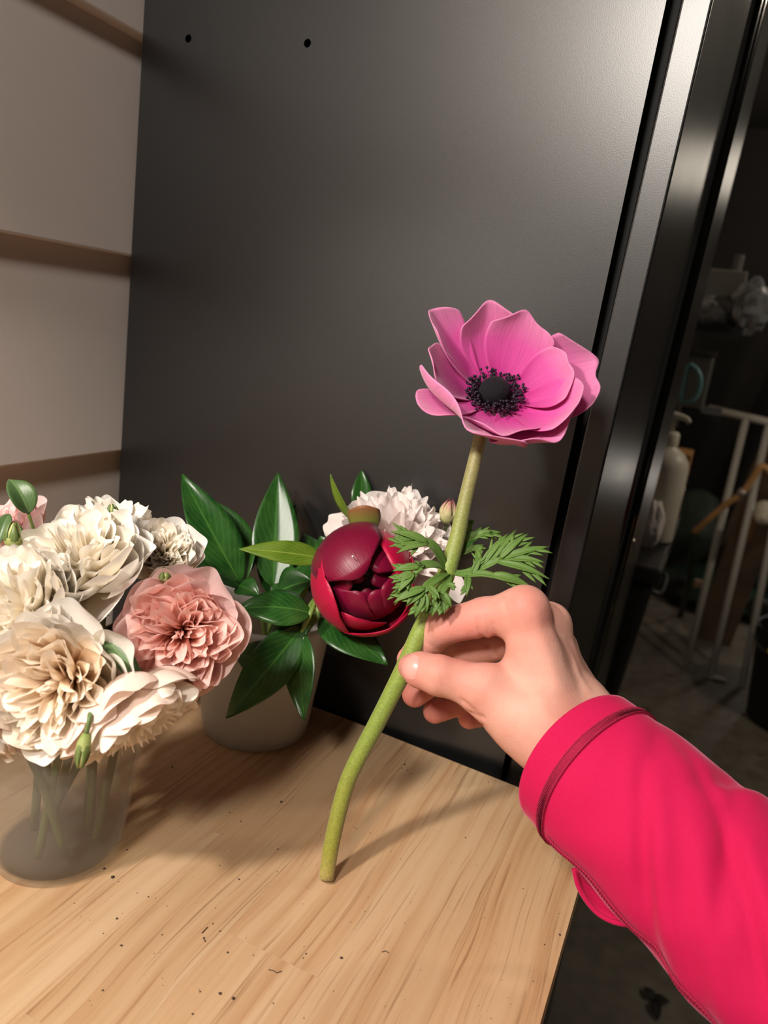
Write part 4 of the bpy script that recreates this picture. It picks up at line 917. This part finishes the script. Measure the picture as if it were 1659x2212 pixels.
# hem band and its stitching
hem = MB().grid(ring_grid([0, .0015, .004, .008, .0115, .0135], .0006), closed=True).build('hem', M_pink, None); hem.parent = sl; solid(hem, .0012, -1)
def zigzag(path, amp, step, r=.00035):
    """overlock stitches along a list of (s, th) points"""
    mb = MB(); pts = []; 
    for k, (s, th, ds, dth) in enumerate(path): pts.append(sleeve_pt(s+ds*(amp if k % 2 else -amp), th+dth*(amp if k % 2 else -amp)/.038, .0013))
    mb.tube(pts, r, 5); 
    for off in (-1, 1): mb.tube([sleeve_pt(s+ds*amp*off, th+dth*amp*off/.038, .0011) for (s, th, ds, dth) in path], r, 5)
    return mb
st1 = zigzag([(.0118, th, 1, 0) for th in np.linspace(-pi, pi, 420)], .0016, .001).build('hem_stitch', M_thread); st1.parent = sl
band = MB().grid(ring_grid([.0102, .0118, .0134], .0009), closed=True).build('hem_stitch', M_thread); band.parent = sl
TH = 1.08
st2 = zigzag([(s, TH+.10*(s < .03)*(1-s/.03), 0, 1) for s in np.linspace(.016, .24, 330)], .0014, .001).build('seam_stitch', M_thread); st2.parent = sl
band2 = MB().grid(np.array([[sleeve_pt(s, TH+.10*(s < .03)*(1-s/.03)+q*.045, .0008) for q in (-1, 0, 1)] for s in np.linspace(.016, .24, 90)])).build('seam_stitch', M_thread); band2.parent = sl
# open thumb loop at the seam: a lip of cloth sagging below the sleeve
outer = smooth_path([PD(1240, 1876, .3745), PD(1252, 1920, .3745), PD(1284, 1966, .372), PD(1322, 1990, .368), PD(1368, 2000, .364), PD(1414, 2012, .358), PD(1440, 2024, .354)], 30)
inner = smooth_path([PD(1246, 1872, .372), PD(1280, 1905, .374), PD(1320, 1930, .373), PD(1352, 1946, .371), PD(1384, 1965, .366), PD(1420, 1990, .360), PD(1445, 2020, .354)], 30)
P = np.zeros((30, 7, 3)); dn = nrm(CD)
for i in range(30):
    for j in range(7):
        q = j/6; P[i, j] = inner[i]*(1-q)+outer[i]*q + CF*.006*sin(pi*q)*sin(pi*i/29)
lip = MB().grid(P).build('thumb_loop', M_pink); keep(lip, person); solid(lip, .0012)
lipr = MB().tube(outer, .0013, 8).build('thumb_loop', M_pink); keep(lipr, person)
# ================================================================== dim garage clutter beyond the cabinet
M_binblk = simple('black plastic', rgb((12, 12, 13)), .5, bumpy=.1, bscale=300)
def rounded(o, w=.004, s=3): return bevel(o, w, s)
bn = thing('storage_bin', 'black tapered plastic bin with boxes and bottles on its lid', 'bin', (-.2, 1.5, 0))
zt = .885
v = [(-.38, 1.30, 0), (-.105, 1.30, 0), (-.105, 1.72, 0), (-.38, 1.72, 0), (-.40, 1.26, zt-.03), (-.032, 1.26, zt-.03), (-.032, 1.76, zt-.03), (-.40, 1.76, zt-.03)]
keep(rounded(MB().hexa(v).build('body', M_binblk, smooth=False), .012), bn)
keep(rounded(MB().box((-.405, 1.25, zt-.029), (-.024, 1.77, zt)).build('lid', M_binblk, smooth=False), .006), bn)
keep(MB().tube(smooth_path([(-.04, 1.42, .80), (-.022, 1.44, .795), (-.022, 1.56, .795), (-.04, 1.58, .80)], 14), .005, 8).build('handle', M_binblk), bn)
# cardboard box with a dark curved mark and a purple square
M_card = simple('brown cardboard', rgb((172, 122, 70)), .8, noise=.12, nscale=8)
cb = thing('cardboard_box', 'tan cardboard box with a purple square on the black bin', 'box', (-.09, 1.63, zt))
keep(rounded(MB().box((-.17, 1.58, zt), (-.026, 1.70, zt+.150)).build('carton', M_card, smooth=False), .0015), cb)
keep(MB().box((-.171, 1.579, zt+.002), (-.0255, 1.701, zt+.024)).build('printed_band', simple('rust print', rgb((120, 66, 34)), .8), smooth=False), cb)
p = PY(1443, 1101, 1.578); keep(MB().box((p[0]-.009, 1.5785, p[2]-.009), (p[0]+.009, 1.580, p[2]+.009)).build('printed_square', simple('purple print', rgb((122, 34, 84)), .7), smooth=False), cb)
arc = [PY(x, y, 1.577) for x, y in ((1424, 1062), (1436, 1072), (1450, 1074), (1464, 1066), (1470, 1056))]
keep(MB().tube(smooth_path(arc, 14), [.0035+.0055*sin(pi*i/16) for i in range(1, 15)], 8).build('printed_arc', simple('black print', rgb((22, 16, 20)), .7)), cb)
# pump bottle
M_milk = simple('cloudy white plastic', rgb((212, 206, 190)), .45, noise=.06, nscale=20)
bx, by = -.066, 1.47
pb = thing('pump_bottle', 'whitish plastic pump bottle standing on the black bin', 'bottle', (bx, by, zt))
MB().lathe([(0, 0), (.039, 0), (.042, .004), (.042, .135), (.040, .148), (.030, .162), (.014, .172), (.0135, .178), (0, .178)], 28).build('bottle_body', M_milk, pb)
MB().lathe([(.015, .174), (.0155, .178), (.0155, .194), (.012, .198), (0, .198)], 20).build('cap', M_milk, pb)
MB().tube([(0, 0, .196), (0, 0, .222)], .004, 10).build('pump_stem', M_milk, pb)
MB().tube(smooth_path([(-.010, 0, .226), (.004, 0, .227), (.020, 0, .224), (.026, 0, .218)], 10), [.0065, .0075, .007, .006, .0055, .005, .005, .0045, .004, .004], 10).build('pump_head', M_milk, pb)
# crumpled tissue
def crumple(name, label, cat, c, r, mat, seed, parent=None, sub=3, amp=.28):
    bm = bmesh.new(); bmesh.ops.create_icosphere(bm, subdivisions=sub, radius=1); rg = np.random.RandomState(seed); ks = rg.normal(size=(9, 3))*2.6; ph = rg.uniform(0, 6, 9)
    for v_ in bm.verts:
        n = np.array(v_.co); d = 1+amp*np.mean(np.abs(np.sin(ks@n+ph)))*2-amp; v_.co = Vector(tuple(n*d*np.asarray(r)))
    me_ = bpy.data.meshes.new(name); bm.to_mesh(me_); bm.free(); me_.materials.append(mat); o = obj(name, me_, parent); o.location = c
    if label: tag(o, label, cat)
    return o
M_paper = simple('white tissue', rgb((206, 198, 194)), .85)
p = PY(1418, 1104, 1.40); crumple('paper_towel', 'crumpled white paper towel at the near edge of the black bin', 'paper towel', (p[0]-.004, 1.40, zt+.038), (.020, .020, .042), M_paper, 3)
# small jar beside the bottle
jr = thing('glass_jar', 'small clear jar beside the pump bottle', 'jar', (-.036, 1.54, zt)); M_glass = frosted('cloudy glass', .35, rgb((150, 150, 140)), .15)
MB().lathe([(0, 0), (.011, 0), (.0125, .004), (.0125, .115), (.009, .125)], 18).build('jar_body', M_glass, jr); MB().lathe([(.0095, .124), (.010, .126), (.010, .138), (0, .139)], 16).build('lid', M_binblk, jr)
# metal shelf
shf = thing('metal_shelf', 'black metal shelf unit behind the bin', 'shelf', (-.2, 1.95, 0))
for (x, y) in ((-.40, 1.80), (-.40, 2.14)): keep(MB().box((x, y, 0), (x+.022, y+.022, 1.62)).build('post', M_binblk, smooth=False), shf)
for z in (.25, 1.105, 1.288): keep(MB().box((-.396, 1.804, z-.012), (.01, 2.158, z)).build('shelf_board', M_binblk, smooth=False), shf)
gb = tag(rounded(MB().box((-.085, 1.86, 1.289), (-.004, 1.99, 1.289+.118)).build('storage_box', simple('grey card', rgb((126, 124, 118)), .7), smooth=False), .003), 'pale grey box on the upper shelf', 'box')
tb = thing('bottle', 'grey spray can standing behind the pale grey box', 'bottle', (-.03, 2.05, 1.288)); MB().lathe([(0, 0), (.021, 0), (.022, .12), (.016, .13), (.011, .133), (.011, .175), (0, .176)], 18).build('bottle_body', simple('grey cap', rgb((86, 84, 80)), .5), tb)
M_film = simple('clear crinkled film', rgb((120, 124, 126)), .12, spec=1.0, coat=.6)
pbag = crumple('plastic_bag', 'crinkled clear plastic bag hanging off the upper shelf', 'plastic bag', (.018, 1.83, 1.335), (.034, .030, .050), M_film, 8, amp=.5)
crumple('plastic_bag', 'crinkled clear plastic bag beside the pale grey box front', 'plastic bag', (-.058, 1.835, 1.316), (.040, .024, .028), M_film, 12, amp=.5)
ct = thing('plastic_container', 'dim translucent container on the lower shelf', 'container', (-.066, 1.88, 1.105)); keep(rounded(MB().box((-.108, 1.83, 1.1055), (-.030, 1.93, 1.225)).build('container_body', simple('grey plastic', rgb((92, 92, 88)), .35), smooth=False), .006), ct); keep(MB().box((-.110, 1.828, 1.2255), (-.028, 1.932, 1.236)).build('lid', simple('smoke plastic', rgb((70, 70, 68)), .35), smooth=False), ct)
# teal handle
M_teal = simple('teal plastic', rgb((92, 140, 146)), .45)
th_ = [PY(x, y, 1.72) for x, y in ((1489, 786), (1506, 800), (1513, 822), (1508, 848), (1494, 866), (1478, 868))]
tl = thing('scissors', 'teal D-shaped scissor handle hanging in front of the shelf', 'scissors', tuple(th_[-1]))
keep(MB().tube(smooth_path(th_+[PY(1472, 862, 1.72), PY(1478, 826, 1.72), PY(1488, 788, 1.72)], 34), .0052, 8).build('handle', M_teal), tl)
keep(MB().box(tuple(PY(1470, 870, 1.72)+[-.004, -.002, -.050]), tuple(PY(1470, 870, 1.72)+[.004, .002, .004])).build('blade', simple('steel', rgb((140, 140, 140)), .3, metal=1), smooth=False), tl)
# white rail with bars
M_wht = simple('white enamel', rgb((190, 184, 174)), .4)
rl = thing('metal_railing', 'white metal railing section leaning in the dark garage', 'railing', (.2, 3.2, 0))
a, b = PY(1530, 882, 3.2), PY(1730, 928, 3.2); keep(MB().tube([a, b], .014, 10).build('top_rail', M_wht), rl)
for (x0, y0, x1, y1) in ((1612, 903, 1545, 1180), (1662, 914, 1600, 1180), (1712, 925, 1660, 1190)):
    p0, p1 = PY(x0, y0, 3.2), PY(x1, y1, 3.2); p1 = p0+(p1-p0)*((p0[2])/(p0[2]-p1[2])); keep(MB().tube([p0, p1], .0135, 8).build('bar', M_wht), rl)
# timber boards leaning behind
for k, (xa, xb, Y, zt_) in enumerate(((.235, .40, 3.75, 1.75), (.26, .36, 4.75, 1.45))):
    vv = [(xa-.12, Y-.10, 0), (xb-.12, Y-.10, 0), (xb-.12, Y-.07, 0), (xa-.12, Y-.07, 0), (xa+.1, Y+.25, zt_), (xb+.1, Y+.25, zt_), (xb+.1, Y+.28, zt_), (xa+.1, Y+.28, zt_)]
    tag(MB().hexa(vv).build('timber_board', M_darkwood, smooth=False), ['wide dark timber board leaning behind the white railing', 'shorter dark timber board leaning left of the wide one'][k], 'board')
# long handled tool
M_ash = simple('pale ash wood', rgb((196, 148, 92)), .5, noise=.15, nscale=15)
hp = [PY(x, y, d) for x, y, d in ((1500, 1150, 3.05), (1530, 1122, 3.02), (1568, 1090, 3.0), (1602, 1066, 2.98), (1625, 1036, 2.97), (1640, 1012, 2.96), (1650, 1008, 2.96), (1668, 1022, 2.96))]
ht = thing('garden_tool', 'garden tool with a curved pale wooden handle', 'tool', tuple(PY(1500, 1150, 3.05)))
keep(MB().tube(smooth_path(hp, 40), .0115, 10).build('handle', M_ash), ht)
keep(MB().tube([hp[3]+(hp[2]-hp[3])*.1, hp[3]+(hp[4]-hp[3])*.25], .0145, 10).build('ferrule', simple('steel ferrule', rgb((190, 180, 170)), .35, metal=.6)), ht)
gp = [hp[0], PZ(1480, 1330, 0.0)*.5+hp[0]*.5, PZ(1470, 1330, 0.0)]; keep(MB().tube(gp, [.012, .012, .014], 8).build('shaft', simple('dull green metal', rgb((42, 52, 40)), .5)), ht)
# green mower
M_grn2 = simple('dark green enamel', rgb((24, 50, 40)), .35); M_gry2 = simple('dark grey plastic', rgb((52, 54, 50)), .5)
mw = thing('lawn_mower', 'dark green lawn mower parked on the garage floor', 'lawn mower', (.28, 4.25, 0))
dk = MB().lathe([(0, .16), (.10, .17), (.20, .155), (.27, .12), (.30, .07), (.305, .05), (.29, .05)], 28, (.20, 4.30, 0)).build('deck', M_grn2); dk.scale = (1, 1, 1); keep(dk, mw)
keep(rounded(MB().box((.24, 4.18, .155), (.44, 4.42, .36)).build('engine_housing', M_grn2, smooth=False), .03, 4), mw)
keep(rounded(MB().box((.26, 4.20, .361), (.42, 4.40, .43)).build('air_filter', M_gry2, smooth=False), .02, 3), mw)
keep(MB().tube(smooth_path([(.25, 4.2, .40), (.30, 4.17, .47), (.40, 4.17, .46), (.45, 4.2, .38)], 14), .010, 8).build('handle', M_binblk), mw)
for (x, y) in ((.02, 4.10), (.40, 4.06), (.02, 4.50), (.40, 4.54)):
    w_ = MB().lathe([(0, -.02), (.05, -.02), (.072, -.016), (.075, 0), (.072, .016), (.05, .02), (0, .02)], 22, (x, y, .075), axis=(0, 1, 0)).build('wheel', M_binblk); keep(w_, mw)
keep(rounded(MB().box((.08, 4.06, .12), (.14, 4.09, .16)).build('badge', simple('tan decal', rgb((196, 160, 130)), .6), smooth=False), .004), mw)
tp = crumple('tarp', 'grey green folded tarp heaped left of the mower', 'tarp', (.02, 4.86, .24), (.17, .14, .25), simple('grey green tarp', rgb((66, 76, 66)), .6), 21, amp=.15)
crumple('leather_holster', 'brown leather tool holster beside the curved handle', 'holster', tuple(PY(1612, 1130, 3.25)), (.034, .03, .105), simple('brown leather', rgb((104, 68, 34)), .5), 22, amp=.06)
crumple('cloth_bag', 'cream cloth bag at the right frame edge', 'bag', tuple(PY(1655, 1108, 3.0)), (.042, .04, .042), simple('cream cloth', rgb((224, 214, 190)), .8), 23, amp=.2)
crumple('garden_glove', 'red glove on top of the mower', 'glove', (.40, 4.2, .466), (.030, .04, .018), simple('red glove', rgb((168, 60, 44)), .7), 24, amp=.2)
tag(rounded(MB().box((.53, 3.90, .0), (.85, 4.20, .34)).build('cardboard_box', M_card, smooth=False), .004), 'plain cardboard box on the floor right of the mower', 'box')
# bucket
bk_ = thing('bucket', 'black bucket with a yellow grip on the concrete floor', 'bucket', (.47, 2.95, 0))
MB().lathe([(0, .004), (.135, .004), (.14, .01), (.175, .34), (.18, .345), (.178, .35), (.170, .345), (.136, .012), (0, .010)], 36).build('bucket_body', M_binblk, bk_)
MB().tube(smooth_path([(-.178, 0, .33), (-.16, -.10, .29), (0, -.19, .27), (.16, -.10, .29), (.178, 0, .33)], 24), .004, 8).build('bail', M_gry2, bk_)
MB().tube(smooth_path([(-.135, -.135, .30), (-.06, -.175, .283), (0, -.19, .276)], 10), .012, 10).build('grip', simple('yellow plastic', rgb((188, 170, 50)), .5), bk_)
# under the arm
rm = thing('floor_mat', 'round black rubber mat on the floor under the arm', 'mat', (.085, 1.82, 0)); MB().lathe([(0, .001), (.19, .001), (.2, .004), (.2, .014), (.195, .017), (.17, .014), (0, .014)], 40).build('mat_disc', M_rubber, rm); MB().lathe([(.172, .0155), (.176, .019), (.182, .019), (.186, .0165)], 40).build('mat_rim', M_rubber, rm)
M_dead = simple('blackened leaf', rgb((20, 16, 16)), .7)
q = PZ(1410, 2165, 0.0); dl = MB()
for k, (dx, dy) in enumerate(((.030, .012), (-.022, .022), (.012, -.045))): dl.grid(strap(q+[0, 0, .003], q+[dx, dy, .006], (0, 0, 1), .012, .15, 'leaf', .3, 8, 5, .2, 2, 0, .2, 0, k))
tag(solid(dl.build('dry_leaf', M_dead), .0008), 'blackened dry leaf lying on the floor', 'leaf')
q = PZ(1548, 1470, 0.0); tag(solid(MB().grid(strap(q+[-.03, 0, .004], q+[.04, .015, .006], (0, 0, 1), .018, .1, 'band', .2, 6, 5, .2, 2)).build('paper_scrap', M_paper), .0006), 'white paper scrap on the floor near the bucket', 'paper')
# ------------------------------------------------------------------ dirt on the bench
M_dirt = simple('dark soil crumbs', rgb((62, 46, 40)), .9)
mb = MB(); rg = random.Random(77)
def crumb(x, y, r):
    c = PZ(x, y); n = 6
    vs = []; 
    for zf, rf in ((0, .8), (.5, 1.0), (1.0, .45)):
        for j in range(n): a = 2*pi*j/n; k = rg.uniform(.65, 1.25); vs.append((c[0]+r*rf*k*cos(a), c[1]+r*rf*k*sin(a), TZ+.00006+zf*r*.9))
    fs = [(i*n+j, i*n+(j+1) % n, (i+1)*n+(j+1) % n, (i+1)*n+j) for i in range(2) for j in range(n)]+[tuple(2*n+j for j in range(n))]
    mb.add(vs, fs)
for x, y, r in ((475, 2147, .9), (504, 2158, 1.0), (432, 2143, .5), (416, 2191, .6), (492, 2058, .6), (607, 1733, 1.0), (372, 1658, .8), (243, 1896, 1.1), (274, 1836, .6), (225, 1877, .8), (320, 1938, .5), (252, 1985, .7), (440, 2027, .6), (661, 2061, .5), (737, 2070, .8), (262, 2043, .7), (222, 2140, .6), (516, 1900, .6), (600, 1835, .5), (520, 1775, .5), (496, 1756, .5), (874, 1652, .8), (868, 1660, .5), (880, 1664, .6), (860, 1666, .4), (888, 1672, .5), (765, 1788, .4), (1176, 2041, .5), (1209, 2020, .7), (1055, 1690, .6), (1005, 1810, .5), (460, 1996, .5), (475, 2012, .5), (350, 2020, .5), (547, 2064, .4), (655, 2070, .4), (590, 2168, .4), (1152, 2120, .4), (1130, 1920, .4), (770, 1790, .4), (815, 1805, .35), (800, 1800, .35)): crumb(x, y, r*.00085)
for _ in range(150): crumb(rg.uniform(150, 1230), rg.uniform(1640, 2210), rg.uniform(.10, .30)*.001) if True else None
for pts in (((436, 2017), (442, 2010), (448, 2004)), ((580, 2096), (590, 2098), (598, 2103), (608, 2099)), ((440, 2030), (444, 2036)), ((825, 2058), (832, 2055), (840, 2060))):
    mb.tube([PZ(x, y)+np.array([0, 0, .0004]) for x, y in pts], .00018, 5)
keepers = mb; o = tag(mb.build('soil_crumbs', M_dirt, smooth=False), 'dark soil crumbs scattered over the wooden bench top', 'crumbs', kind='stuff')
